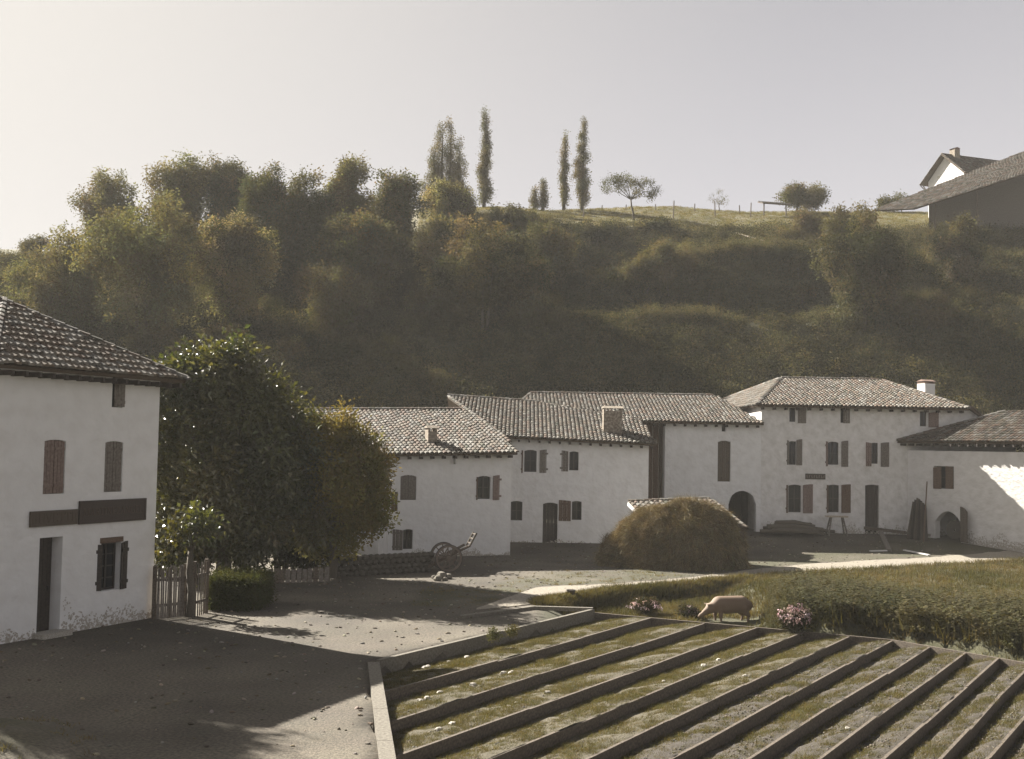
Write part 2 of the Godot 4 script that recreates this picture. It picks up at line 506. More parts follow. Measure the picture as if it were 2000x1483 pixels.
func wall(st: SurfaceTool, f: Dictionary, base: float, tops: Array, holes: Array, deep := 0.32) -> void:
	var cuts := []
	for t in tops:
		cuts.append(t.x)
	for h in holes:
		var n := 8 if h.arch > 0.0 else 1
		for i in n + 1:
			cuts.append(lerpf(h.s0, h.s1, float(i) / n))
	cuts.sort()
	for i in cuts.size() - 1:
		var a: float = cuts[i]
		var b: float = cuts[i + 1]
		if b - a < 0.0005:
			continue
		var m := (a + b) * 0.5
		var spans := [[base, base, top_at(tops, a), top_at(tops, b)]]
		var inside := []
		for h in holes:
			if m > h.s0 and m < h.s1:
				inside.append(h)
		inside.sort_custom(func(p, q): return p.y0 < q.y0)
		for h in inside:
			var s: Array = spans.pop_back()
			if h.y0 > s[0] + 0.001:
				spans.append([s[0], s[1], h.y0, h.y0])
			spans.append([hole_top(h, a), hole_top(h, b), s[2], s[3]])
		for s in spans:
			quad(st, fp(f, a, s[0]), fp(f, a, s[2]), fp(f, b, s[3]), fp(f, b, s[1]))
	for h in holes:                                    # reveals
		var loop := [Vector2(h.s0, h.y0)]
		var n := 8 if h.arch > 0.0 else 1
		for i in n + 1:
			var s: float = lerpf(h.s0, h.s1, float(i) / n)
			loop.append(Vector2(s, hole_top(h, s)))
		loop.append(Vector2(h.s1, h.y0))
		for i in loop.size():
			var p: Vector2 = loop[i]
			var q: Vector2 = loop[(i + 1) % loop.size()]
			quad(st, fp(f, p.x, p.y), fp(f, q.x, q.y), fp(f, q.x, q.y, -deep), fp(f, p.x, p.y, -deep))
func plain_wall(st: SurfaceTool, a: Vector3, b: Vector3, base: float, ya: float, yb: float) -> void:
	quad(st, Vector3(a.x, base, a.z), Vector3(a.x, ya, a.z), Vector3(b.x, yb, b.z), Vector3(b.x, base, b.z))
func window_in(parent: Node, f: Dictionary, h: Dictionary, frame_mat: Material, back := 0.16, bars := 1) -> void:
	var w := Node3D.new()
	w.name = "window"
	var c := fp(f, (h.s0 + h.s1) * 0.5, h.y0, -back)
	w.position = c - orig.get(parent, Vector3.ZERO)
	parent.add_child(w, true)
	orig[w] = c
	var st := tool()
	var t := 0.055
	var sm: float = (h.s0 + h.s1) * 0.5
	var up: Vector3 = Vector3.UP
	for s in [h.s0 + t * 0.5, h.s1 - t * 0.5, sm]:
		var k := t * 0.5 if s != sm else 0.035
		block(st, fp(f, s, (h.y0 + h.y1) * 0.5, -back), f.u * k, up * (h.y1 - h.y0) * 0.5, f.n * 0.03)
	for y in [h.y0 + t * 0.5, h.y1 - t * 0.5 - h.arch * (h.s1 - h.s0) * 0.3]:
		block(st, fp(f, sm, y, -back), f.u * (h.s1 - h.s0) * 0.5, up * t * 0.5, f.n * 0.028)
	for i in bars:
		var y: float = lerpf(h.y0, h.y1, float(i + 1) / (bars + 1))
		block(st, fp(f, sm, y, -back), f.u * (h.s1 - h.s0) * 0.5, up * 0.014, f.n * 0.016)
	obj("frame", st, frame_mat, w)
	for side in 2:
		var g := tool()
		var a: float = (h.s0 + t) if side == 0 else sm + 0.035
		var b: float = (sm - 0.035) if side == 0 else h.s1 - t
		block(g, fp(f, (a + b) * 0.5, (h.y0 + h.y1) * 0.5, -back - 0.008), f.u * (b - a) * 0.5, up * ((h.y1 - h.y0) * 0.5 - 0.02), f.n * 0.003)
		obj("pane", g, M.glass, w)
func plank_panel(st: SurfaceTool, f: Dictionary, s0: float, s1: float, y0: float, y1: float, out: float, thick: float, n: int, arch := 0.0, side := 0) -> void:
	for i in n:
		var a := lerpf(s0, s1, float(i) / n) + 0.006
		var b := lerpf(s0, s1, float(i + 1) / n) - 0.006
		var ta := y1
		var tb := y1
		if arch > 0.0:
			var pa := float(i) / n
			var pb := float(i + 1) / n
			var ca := 0.0 if side == 0 else (1.0 if side > 0 else 0.0)
			if side == 0:
				ta -= arch * pow(pa * 2.0 - 1.0, 2.0)
				tb -= arch * pow(pb * 2.0 - 1.0, 2.0)
			elif side < 0:                             # left leaf: high on its right
				ta -= arch * pow(1.0 - pa, 2.0)
				tb -= arch * pow(1.0 - pb, 2.0)
			else:
				ta -= arch * pow(pa, 2.0) * ca
				tb -= arch * pow(pb, 2.0) * ca
		var o := out + (0.003 if i % 2 else 0.0)
		hexa(st, [fp(f, a, y0, o), fp(f, b, y0, o), fp(f, b, y0, o - thick), fp(f, a, y0, o - thick), fp(f, a, ta, o), fp(f, b, tb, o), fp(f, b, tb, o - thick), fp(f, a, ta, o - thick)])
# a shutter folded back against the wall; swing turns it off the wall, about its hinge edge (-1 hinge on its right, 1 on its left)
func shutter(parent: Node, f: Dictionary, x0: float, y0: float, x1: float, y1: float, mat: Material, hinge := 1, swing := 0.09, wide := 0.0) -> void:
	var r := rect(f, x0, y0, x1, y1)
	var s_h: float = r.s0 if hinge > 0 else r.s1
	var w: float = r.s1 - r.s0
	if wide > 0.0:
		w = wide
	var g := f.duplicate()
	var a := swing * hinge
	g.u = f.u.rotated(Vector3.UP, a)
	g.n = f.n.rotated(Vector3.UP, a)
	g.o = f.o + f.u * s_h + f.n * 0.05
	var st := tool()
	var lo := 0.0 if hinge > 0 else -w
	plank_panel(st, g, lo, lo + w, r.y0, r.y1, 0.018, 0.032, 3, 0.05, -hinge)
	for k in [0.16, 0.82]:
		var y: float = lerpf(r.y0, r.y1, k)
		block(st, fp(g, lo + w * 0.5, y, 0.03), g.u * w * 0.47, Vector3.UP * 0.045, g.n * 0.012)
	obj("shutter", st, mat, parent)
func closed_shutters(parent: Node, f: Dictionary, h: Dictionary, mat: Material) -> void:
	var m: float = (h.s0 + h.s1) * 0.5
	var rise: float = h.arch * (h.s1 - h.s0)
	for side in [-1, 1]:
		var st := tool()
		var a: float = h.s0 + 0.012 if side < 0 else m + 0.006
		var b: float = m - 0.006 if side < 0 else h.s1 - 0.012
		plank_panel(st, f, a, b, h.y0 + 0.01, h.y1 - 0.012, -0.03, 0.035, 3, rise, side)
		for k in [0.15, 0.83]:
			block(st, fp(f, (a + b) * 0.5, lerpf(h.y0, h.y1, k), -0.02), f.u * (b - a) * 0.46, Vector3.UP * 0.04, f.n * 0.012)
		obj("shutter", st, mat, parent)
func door_in(parent: Node, f: Dictionary, h: Dictionary, mat: Material, back := 0.2, planks := 5) -> void:
	var st := tool()
	plank_panel(st, f, h.s0 + 0.01, h.s1 - 0.01, h.y0, h.y1 - 0.01, -back, 0.045, planks, h.arch * (h.s1 - h.s0), 0)
	var d := obj("door", st, mat, parent)
	var k := tool()
	block(k, fp(f, lerpf(h.s0, h.s1, 0.84), lerpf(h.y0, h.y1, 0.46), -back + 0.02), f.u * 0.02, Vector3.UP * 0.06, f.n * 0.02)
	obj("handle", k, M.iron, d)

# ---------------------------------------------------------------- roofs
func tile_color(r: RandomNumberGenerator) -> Color:
	var k := r.randf()
	var c := Color(0.275, 0.222, 0.168)
	if k < 0.22:
		c = Color(0.36, 0.33, 0.285)
	elif k < 0.40:
		c = Color(0.285, 0.20, 0.145)
	elif k < 0.52:
		c = Color(0.165, 0.142, 0.112)
	elif k < 0.60:
		c = Color(0.40, 0.375, 0.33)
	elif k < 0.66:
		c = Color(0.155, 0.15, 0.105)
	var v := r.randf_range(0.32, 0.60)
	return Color(c.r * v, c.g * v, c.b * v)
func half_barrel(st: SurfaceTool, lo: Vector3, hi: Vector3, side: Vector3, n: Vector3, r0: float, r1: float) -> void:
	var a := []
	var b := []
	for i in 5:
		var t := PI * i / 4.0
		a.append(lo - side * cos(t) * r0 + n * sin(t) * r0 * 0.8)
		b.append(hi - side * cos(t) * r1 + n * sin(t) * r1 * 0.8)
	for i in 4:
		quad(st, a[i], b[i], b[i + 1], a[i + 1])
	for i in range(1, 4):
		tri(st, a[0], a[i], a[i + 1])
const PITCH_W := 0.21
const SHOW := 0.34
func tile_rows(poly: Array, down: Vector3, r: RandomNumberGenerator) -> Array:      # [lo, hi, side, normal] of every cover tile
	var n: Vector3 = (poly[1] - poly[0]).cross(poly[2] - poly[0]).normalized()
	if n.y < 0.0:
		n = -n
	down = (down - n * down.dot(n)).normalized()
	var up := -down
	var side := up.cross(n).normalized()
	var pts := PackedVector2Array()
	var lo := INF
	var hi := -INF
	for p in poly:
		var q := Vector2((p - poly[0]).dot(side), (p - poly[0]).dot(up))
		pts.append(q)
		lo = minf(lo, q.x)
		hi = maxf(hi, q.x)
	var out := []
	var a := lo + PITCH_W * 0.5
	while a < hi:
		var hits := []
		for i in pts.size():
			var p := pts[i]
			var q := pts[(i + 1) % pts.size()]
			if (p.x <= a) != (q.x <= a):
				hits.append(lerpf(p.y, q.y, (a - p.x) / (q.x - p.x)))
		hits.sort()
		for k in range(0, hits.size() - 1, 2):
			var b: float = hits[k] - r.randf_range(0.02, 0.07)
			var end: float = hits[k + 1]
			while b < end - 0.08:
				var e := minf(b + SHOW + 0.06, end + 0.02)
				var wob := r.randf_range(-0.012, 0.012)
				var base: Vector3 = poly[0] + side * (a + wob)
				out.append([base + up * b + n * (0.035 + r.randf_range(0, 0.012)), base + up * e + n * 0.012 + side * r.randf_range(-0.01, 0.01), side, n])
				b += SHOW * r.randf_range(0.94, 1.06)
		a += PITCH_W
	return out
func slab(st: SurfaceTool, poly: Array, thick: float) -> void:
	var k := poly.size()
	var n: Vector3 = (poly[1] - poly[0]).cross(poly[2] - poly[0]).normalized()
	if n.y < 0.0:
		n = -n
	var flat := PackedVector2Array()
	var ax: Vector3 = (poly[1] - poly[0]).normalized()
	var ay := n.cross(ax)
	for p in poly:
		flat.append(Vector2((p - poly[0]).dot(ax), (p - poly[0]).dot(ay)))
	var idx := Geometry2D.triangulate_polygon(flat)
	for i in range(0, idx.size(), 3):
		tri(st, poly[idx[i]], poly[idx[i + 1]], poly[idx[i + 2]])
		tri(st, poly[idx[i]] - n * thick, poly[idx[i + 2]] - n * thick, poly[idx[i + 1]] - n * thick)
	for i in k:
		var j := (i + 1) % k
		quad(st, poly[i], poly[j], poly[j] - n * thick, poly[i] - n * thick)
func roof(parent: Node, poly: Array, down: Vector3, r: RandomNumberGenerator, single := 0, view := Vector3.ZERO) -> MeshInstance3D:
	var st := tool()
	slab(st, poly, 0.10)
	var deck := obj("roof", st, M.deck, parent)
	var rows := tile_rows(poly, down, r)
	if single > 0:                                     # the tiles that show largest are pieces of their own
		rows.sort_custom(func(p, q): return p[0].distance_squared_to(view) < q[0].distance_squared_to(view))
		var mt := tool()
		half_barrel(mt, Vector3(0, 0.02, 0.2), Vector3(0, 0, -0.2), Vector3.RIGHT, Vector3.UP, 0.1, 0.08)
		var mesh := finish(mt)
		for i in mini(single, rows.size()):
			var t: Array = rows[i]
			var z: Vector3 = (t[0] - t[1]).normalized()
			piece("tile", mesh, M.tiles[r.randi() % M.tiles.size()], deck, Transform3D(Basis(t[2], z.cross(t[2]).normalized(), z).orthonormalized(), (t[0] + t[1]) * 0.5))
		rows = rows.slice(single)
	var ts := tool()
	for t in rows:
		ts.set_color(tile_color(r))
		half_barrel(ts, t[0], t[1], t[2], t[3], 0.1, 0.078)
	if rows.size():
		stuff(obj("tiles", ts, M.tile, deck))
	return deck
func ridge_caps(parent: Node, a: Vector3, b: Vector3, r: RandomNumberGenerator, rad := 0.13) -> void:
	var st := tool()
	var n := int((b - a).length() / 0.36)
	var d := (b - a).normalized()
	var side := d.cross(Vector3.UP).normalized()
	var up := side.cross(d)
	for i in n:
		st.set_color(tile_color(r))
		var p := a + d * 0.36 * i + up * 0.03
		half_barrel(st, p + up * 0.02, p + d * 0.42, -side, up, rad, rad * 0.9)
	stuff(obj("ridge_tiles", st, M.tile, parent))
func rafters(parent: Node, a: Vector3, b: Vector3, step: float, back: Vector3, length: float) -> void:
	var n := int((b - a).length() / step)
	var mt := tool()
	block(mt, Vector3.ZERO, Vector3(0.045, 0, 0), Vector3(0, 0.06, 0), Vector3(0, 0, length * 0.5))
	var mesh := finish(mt)
	var z := back.normalized()
	var x := Vector3.UP.cross(z).normalized()
	for i in n:
		var p := a.lerp(b, (i + 0.5) / n) + z * length * 0.5 + Vector3.DOWN * 0.17
		piece("rafter", mesh, M.wood_dark, parent, Transform3D(Basis(x, z.cross(x).normalized(), z), p))
func chimney(parent: Node, c: Vector3, u: Vector3, w: float, dp: float, low: float, high: float, mat: Material, cap: Material) -> void:
	var n := Vector3(-u.z, 0, u.x)
	var st := tool()
	block(st, Vector3(c.x, (low + high) * 0.5, c.z), u * w * 0.5, Vector3.UP * (high - low) * 0.5, n * dp * 0.5)
	var ch := obj("chimney", st, mat, parent)
	var k := tool()
	for s in [-1, 1]:
		block(k, Vector3(c.x, high + 0.07, c.z) + u * s * (w * 0.5 - 0.05), u * 0.05, Vector3.UP * 0.07, n * dp * 0.48)
	var p := Vector3(c.x, high + 0.14, c.z)
	hexa(k, [p - u * (w * 0.5 + 0.06) - n * (dp * 0.5 + 0.05), p + u * (w * 0.5 + 0.06) - n * (dp * 0.5 + 0.05), p + u * (w * 0.5 + 0.06) + n * (dp * 0.5 + 0.05), p - u * (w * 0.5 + 0.06) + n * (dp * 0.5 + 0.05),
		p - u * (w * 0.5 + 0.04) + Vector3.UP * 0.1, p + u * (w * 0.5 + 0.04) + Vector3.UP * 0.1, p + u * (w * 0.5 + 0.04) + Vector3.UP * 0.12 + n * 0.02, p - u * (w * 0.5 + 0.04) + Vector3.UP * 0.12 + n * 0.02])
	obj("cap", k, cap, ch)
func stain(parent: Node, f: Dictionary, s0: float, s1: float, y0: float, h: float, rseed: int) -> void:   # mud splashes and scaling limewash along the foot of a wall
	var q := FastNoiseLite.new()
	q.seed = rseed
	q.frequency = 0.7
	var r := RandomNumberGenerator.new()
	r.seed = rseed
	var st := tool()
	for i in int((s1 - s0) * 340.0):
		var s := r.randf_range(s0, s1)
		var lim := h * (0.75 + 0.8 * q.get_noise_1d(s))
		var y := y0 + lim * pow(r.randf(), 1.9)
		var w := r.randf_range(0.012, 0.045) * (1.7 - (y - y0) / maxf(lim, 0.05))
		var out := r.randf_range(0.002, 0.007)
		var pts := []
		for k in 6:
			var a := TAU * k / 6.0
			pts.append(fp(f, clampf(s + cos(a) * w * r.randf_range(0.6, 1.3), s0, s1), maxf(y0, y + sin(a) * w * r.randf_range(0.4, 1.2)), out))
		for k in range(1, 5):
			tri(st, pts[0], pts[k + 1], pts[k])
	stuff(obj("mud_splashes", st, M.damp, parent))
func sign_board(called: String, f: Dictionary, r: Dictionary, mat: Material, text: String, letter: Material, size: float, label: String) -> void:
	var c := fp(f, (r.s0 + r.s1) * 0.5, (r.y0 + r.y1) * 0.5, 0.0)
	var t := thing(called, c, label, "sign")
	var st := tool()
	block(st, fp(f, (r.s0 + r.s1) * 0.5, (r.y0 + r.y1) * 0.5, 0.035), f.u * (r.s1 - r.s0) * 0.5, Vector3.UP * (r.y1 - r.y0) * 0.5, f.n * 0.02)
	obj("board", st, mat, t)
	var fr := tool()
	for y in [r.y0 + 0.03, r.y1 - 0.03]:
		block(fr, fp(f, (r.s0 + r.s1) * 0.5, y, 0.058), f.u * (r.s1 - r.s0) * 0.5, Vector3.UP * 0.03, f.n * 0.008)
	for s in [r.s0 + 0.03, r.s1 - 0.03]:
		block(fr, fp(f, s, (r.y0 + r.y1) * 0.5, 0.058), f.u * 0.03, Vector3.UP * ((r.y1 - r.y0) * 0.5 - 0.06), f.n * 0.008)
	obj("moulding", fr, mat, t)
	if text != "":
		var tm := TextMesh.new()
		var fo := SystemFont.new()
		fo.font_names = PackedStringArray(["Droid Serif"])
		tm.font = fo
		tm.text = text
		tm.font_size = 32
		tm.pixel_size = size / 32.0
		tm.depth = 0.012
		tm.curve_step = 2.0
		piece("lettering", tm, letter, t, Transform3D(Basis(f.u, Vector3.UP, f.n), c + f.n * 0.058))

# ---------------------------------------------------------------- the houses
func corner_house() -> void:
	var c1 := at_y(297, 1206, 0.0)
	var dir := Vector3(0.41, 0, -0.912).normalized()
	var c0 := c1 - dir * 5.9
	var f := face(c0, c1)
	var back := Vector3(-0.912, 0, -0.41).normalized()
	var top := on_face(f, 312, 741).y
	var r := RandomNumberGenerator.new()
	r.seed = 3
	var t := thing("corner_house", (c0 + c1) * 0.5, "tall white house with two signboards above its door and shuttered window", "house")
	var wins := [rect(f, 219, 736, 240, 796), rect(f, 85, 859, 127, 965, 0.06), rect(f, 204, 862, 239, 961, 0.06), rect(f, 196, 1060, 234, 1153)]
	var door := rect(f, 74, 1050, 119, 1232)
	door.y0 = 0.02
	var st := tool()
	var l: float = f.l
	wall(st, f, -0.4, [Vector2(0, top), Vector2(l, top)], wins + [door], 0.42)
	var b0 := c0 + back * 8.0
	var b1 := c1 + back * 8.0
	plain_wall(st, c1, b1, -0.4, top, top)
	plain_wall(st, c0, b0, -0.4, top, top)
	plain_wall(st, b0, b1, -0.4, top, top)
	obj("wall", st, M.plaster, t)
	window_in(t, f, wins[0], M.dark_paint, 0.2, 1)
	shutter(t, f, 223, 737, 241, 795, M.wood_grey, -1, 0.16)
	for i in [1, 2]:
		window_in(t, f, wins[i], M.dark_paint, 0.2, 3)
		closed_shutters(t, f, wins[i], M.wood_rose if i == 1 else M.wood_grey)
	window_in(t, f, wins[3], M.dark_paint, 0.2, 3)
	shutter(t, f, 181, 1062, 196, 1155, M.wood_dark, -1, 0.5, 0.62)
	shutter(t, f, 233, 1057, 250, 1150, M.wood_dark, 1, 0.22)
	var li := tool()
	var w: Dictionary = wins[3]
	block(li, fp(f, (w.s0 + w.s1) * 0.5, w.y1 + 0.07, 0.02), f.u * ((w.s1 - w.s0) * 0.5 + 0.05), Vector3.UP * 0.07, f.n * 0.025)
	obj("lintel", li, M.wood_brown, t)
	var dl := door.duplicate()
	door_in(t, f, dl, M.wood_dark, 0.34, 5)
	var sl := tool()
	block(sl, fp(f, (door.s0 + door.s1) * 0.5, 0.03, 0.1), f.u * ((door.s1 - door.s0) * 0.5 + 0.1), Vector3.UP * 0.09, f.n * 0.25)
	obj("doorstep", sl, M.stone, t)
	stain(t, f, door.s1 + 0.05, l - 0.01, -0.2, 0.9, 4)
	stain(t, f, 0.0, door.s0 - 0.05, -0.2, 0.6, 5)
	# hipped roof
	var oh := 0.5
	var e1 := c1 + dir * oh - back * oh + Vector3.UP * top
	var e0 := c0 - dir * oh - back * oh + Vector3.UP * top
	var e2 := b1 + dir * oh + back * oh + Vector3.UP * top
	var e3 := b0 - dir * oh + back * oh + Vector3.UP * top
	var half := 3.7
	var rise := half * 0.56
	var r1 := e1 + (back - dir) * half + Vector3.UP * rise
	var r0 := e0 + (back + dir) * half + Vector3.UP * rise
	var r2 := e2 + (-back - dir) * half + Vector3.UP * rise
	var r3 := e3 + (-back + dir) * half + Vector3.UP * rise
	roof(t, [e0, e1, r1, r0], -back, r, 290, e1 + Vector3(-1, 0, 3))
	roof(t, [e1, e2, r2, r1], dir, r)
	roof(t, [e0, e3, r3, r0], -dir, r)
	roof(t, [e2, e3, r3, r2], back, r)
	ridge_caps(t, e1, r1, r)
	ridge_caps(t, r1, r2, r)
	ridge_caps(t, e0, r0, r)
	rafters(t, e0, e1, 0.42, back, 0.5)
	sign_board("signboard", f, rect(f, 56, 997, 148, 1027), M.sign_olive, "BUVETTE", M.letter, 0.34, "narrow olive brown signboard over the open door of the corner house")
	sign_board("signboard", f, rect(f, 152, 976, 282, 1020), M.sign_brown, "MARTINEZANGEL", M.letter, 0.26, "long dark brown signboard above the shuttered ground floor window of corner house")

func cart_house() -> Array:                             # A
	var r := RandomNumberGenerator.new()
	r.seed = 7
	var p1 := at_y(996, 1085, 0.0)
	var p0 := at_y(745, 1100, 0.0)
	p0 = Vector3(p0.x, 0, p1.z + 2.0)
	var f := face(p0, p1)
	var e0 := at_d(745, 888, -p0.z - 0.45)
	var e1 := at_d(1011, 884.5, -p1.z - 0.45)
	var rg := at_d(760, 802, -p0.z + 6.2)
	var pl := Plane(e0, e1, rg)
	var t := thing("low_house", (p0 + p1) * 0.5, "low white house with a small squat chimney, cart parked against its wall", "house")
	var ytop := func(s: float) -> float:
		var q: Vector3 = fp(f, s, 0)
		return (pl.d - pl.normal.x * q.x - pl.normal.z * q.z) / pl.normal.y - 0.10
	var wins := [rect(f, 782, 928, 813, 977, 0.1), rect(f, 932, 930, 958, 975, 0.1), rect(f, 879, 891, 890, 907), rect(f, 787, 1034, 806, 1073, 0.1), rect(f, 764, 961, 777, 999)]
	var st := tool()
	wall(st, f, -0.3, [Vector2(0, ytop.call(0.0)), Vector2(f.l, ytop.call(f.l))], wins)
	var bk := Vector3(0, 0, -9)
	plain_wall(st, p1, p1 + bk, -0.3, ytop.call(f.l), ytop.call(f.l) + 1.0)
	plain_wall(st, p1 + bk, p0 + bk + Vector3(-5, 0, 0), -0.3, 5.6, 5.6)
	obj("wall", st, M.plaster, t)
	window_in(t, f, wins[0], M.dark_paint)
	closed_shutters(t, f, wins[0], M.wood_grey)
	window_in(t, f, wins[1], M.dark_paint)
	shutter(t, f, 927, 930, 932, 977, M.wood_brown, -1, 1.2, 0.5)
	shutter(t, f, 962, 928, 980, 977, M.wood_rose, 1, 0.2)
	window_in(t, f, wins[3], M.dark_paint)
	shutter(t, f, 765, 1034, 786, 1075, M.wood_grey, -1, 0.15)
	closed_shutters(t, f, wins[4], M.wood_brown)
	stain(t, f, 0.2, f.l - 0.01, -0.1, 0.4, 31)
	# wing to the left that comes forward under the same slope
	var wing0 := at_pl(766, 944, pl)
	var wing1 := at_pl(575, 944, pl)
	var wp := [at_pl(600, 802, pl), at_pl(906, 801, pl), at_pl(986, 851, pl), e1, e0, wing0, wing1]
	wp[0] = at_pl(560, 802, pl)
	var down := Vector3(f.n.x, 0, f.n.z)
	var dk := roof(t, wp, down, r)
	var g0 := Vector3(wing1.x, 0, wing1.z - 0.4)
	var g1 := Vector3(p0.x - 0.05, 0, wing0.z - 0.4)
	var s2 := tool()
	plain_wall(s2, g0, g1, -0.3, wing0.y - 0.05, wing0.y - 0.05)
	plain_wall(s2, g1, p0, -0.3, wing0.y - 0.05, e0.y - 0.15)
	plain_wall(s2, g0, g0 + Vector3(0, 0, -9), -0.3, wing0.y - 0.05, wing0.y + 1.5)
	var wobj := obj("wing", s2, M.plaster_old, t)
	wobj.set_meta("label", "greyer forward wing half hidden by the tree")
	ridge_caps(t, wp[0], wp[1], r)
	rafters(t, e0, e1, 0.5, -f.n, 0.45)
	# back slope so that the house is closed
	var back := [wp[1], wp[0], wp[0] + Vector3(0, -1.6, -5), wp[1] + Vector3(0, -1.6, -5)]
	roof(t, back, Vector3(0, 0, -1), r)
	var c := at_pl(841, 866, pl)
	chimney(t, c + Vector3(0, 0, -0.2), f.u, 0.42, 0.5, c.y - 0.4, c.y + 0.55, M.dirty, M.dirty)
	return [f, dk]

func door_house() -> void:                              # B
	var r := RandomNumberGenerator.new()
	r.seed = 8
	var p0 := at_y(985, 1066, 0.02)
	var p1 := at_y(1265, 1071, 0.02)
	p1 = Vector3(p1.x * p0.z / p1.z, 0.02, p0.z)
	var f := face(p0, p1)
	var d := -p0.z
	var e0 := at_d(984, 853, d - 0.5)
	var e1 := at_d(1284, 868, d - 0.5)
	var rg := at_d(874, 774, d + 7.0)
	var pl := Plane(e0, e1, rg)
	var t := thing("farmhouse", (p0 + p1) * 0.5, "white two storey house with a broad chimney low on its tiled roof", "house")
	var ytop := func(s: float) -> float:
		var q: Vector3 = fp(f, s, 0)
		return (pl.d - pl.normal.x * q.x - pl.normal.z * q.z) / pl.normal.y - 0.10
	var wins := [rect(f, 1024, 879, 1048, 922, 0.1), rect(f, 1112, 882, 1130, 919, 0.1), rect(f, 997.5, 979, 1020, 1017, 0.08), rect(f, 1117, 979, 1136, 1016, 0.08)]
	var door := rect(f, 1060, 982, 1089, 1067, 0.1)
	door.y0 = 0.02
	var st := tool()
	wall(st, f, -0.3, [Vector2(0, ytop.call(0.0)), Vector2(f.l, ytop.call(f.l))], wins + [door])
	plain_wall(st, p1, p1 + Vector3(0, 0, -7), -0.3, ytop.call(f.l), ytop.call(f.l) + 1.6)
	plain_wall(st, p0, p0 + Vector3(0, 0, -12), -0.3, ytop.call(0.0) - 0.4, ytop.call(0.0) - 0.4)
	obj("wall", st, M.plaster, t)
	for w in wins:
		window_in(t, f, w, M.dark_paint)
	shutter(t, f, 1013, 878, 1021, 924, M.wood_brown, -1, 0.9, 0.5)
	shutter(t, f, 1054, 878, 1071, 924, M.wood_grey, 1, 0.2)
	shutter(t, f, 1093, 880, 1110, 921, M.wood_grey, -1, 0.2)
	shutter(t, f, 1091, 977, 1115, 1018, M.wood_brown, -1, 0.1)
	door_in(t, f, door, M.wood_dark, 0.2, 4)
	stain(t, f, 0.3, f.l - 0.02, -0.1, 0.42, 32)
	var poly := [at_pl(874, 774, pl), at_pl(1060, 787, pl), at_pl(1252, 820, pl), e1, e0]
	roof(t, poly, Vector3(0, 0, 1), r)
	ridge_caps(t, poly[0], poly[1], r)
	ridge_caps(t, poly[4] + Vector3(0.02, 0, 0), poly[0], r, 0.1)
	rafters(t, e0, e1, 0.5, Vector3(0, 0, -1), 0.45)
	roof(t, [poly[0], poly[1], poly[1] + Vector3(0, -1.5, -5), poly[0] + Vector3(0, -1.5, -5)], Vector3(0, 0, -1), r)
	var c := at_pl(1197, 848, pl)
	var s := on_face(f, 1197, 850).x
	var w2 := 37.0 / F * -c.z
	chimney(t, c + Vector3(0, 0, -0.35), f.u, w2, 0.7, c.y - 0.4, at_d(1197, 803, -c.z).y, M.dirty, M.dirty)

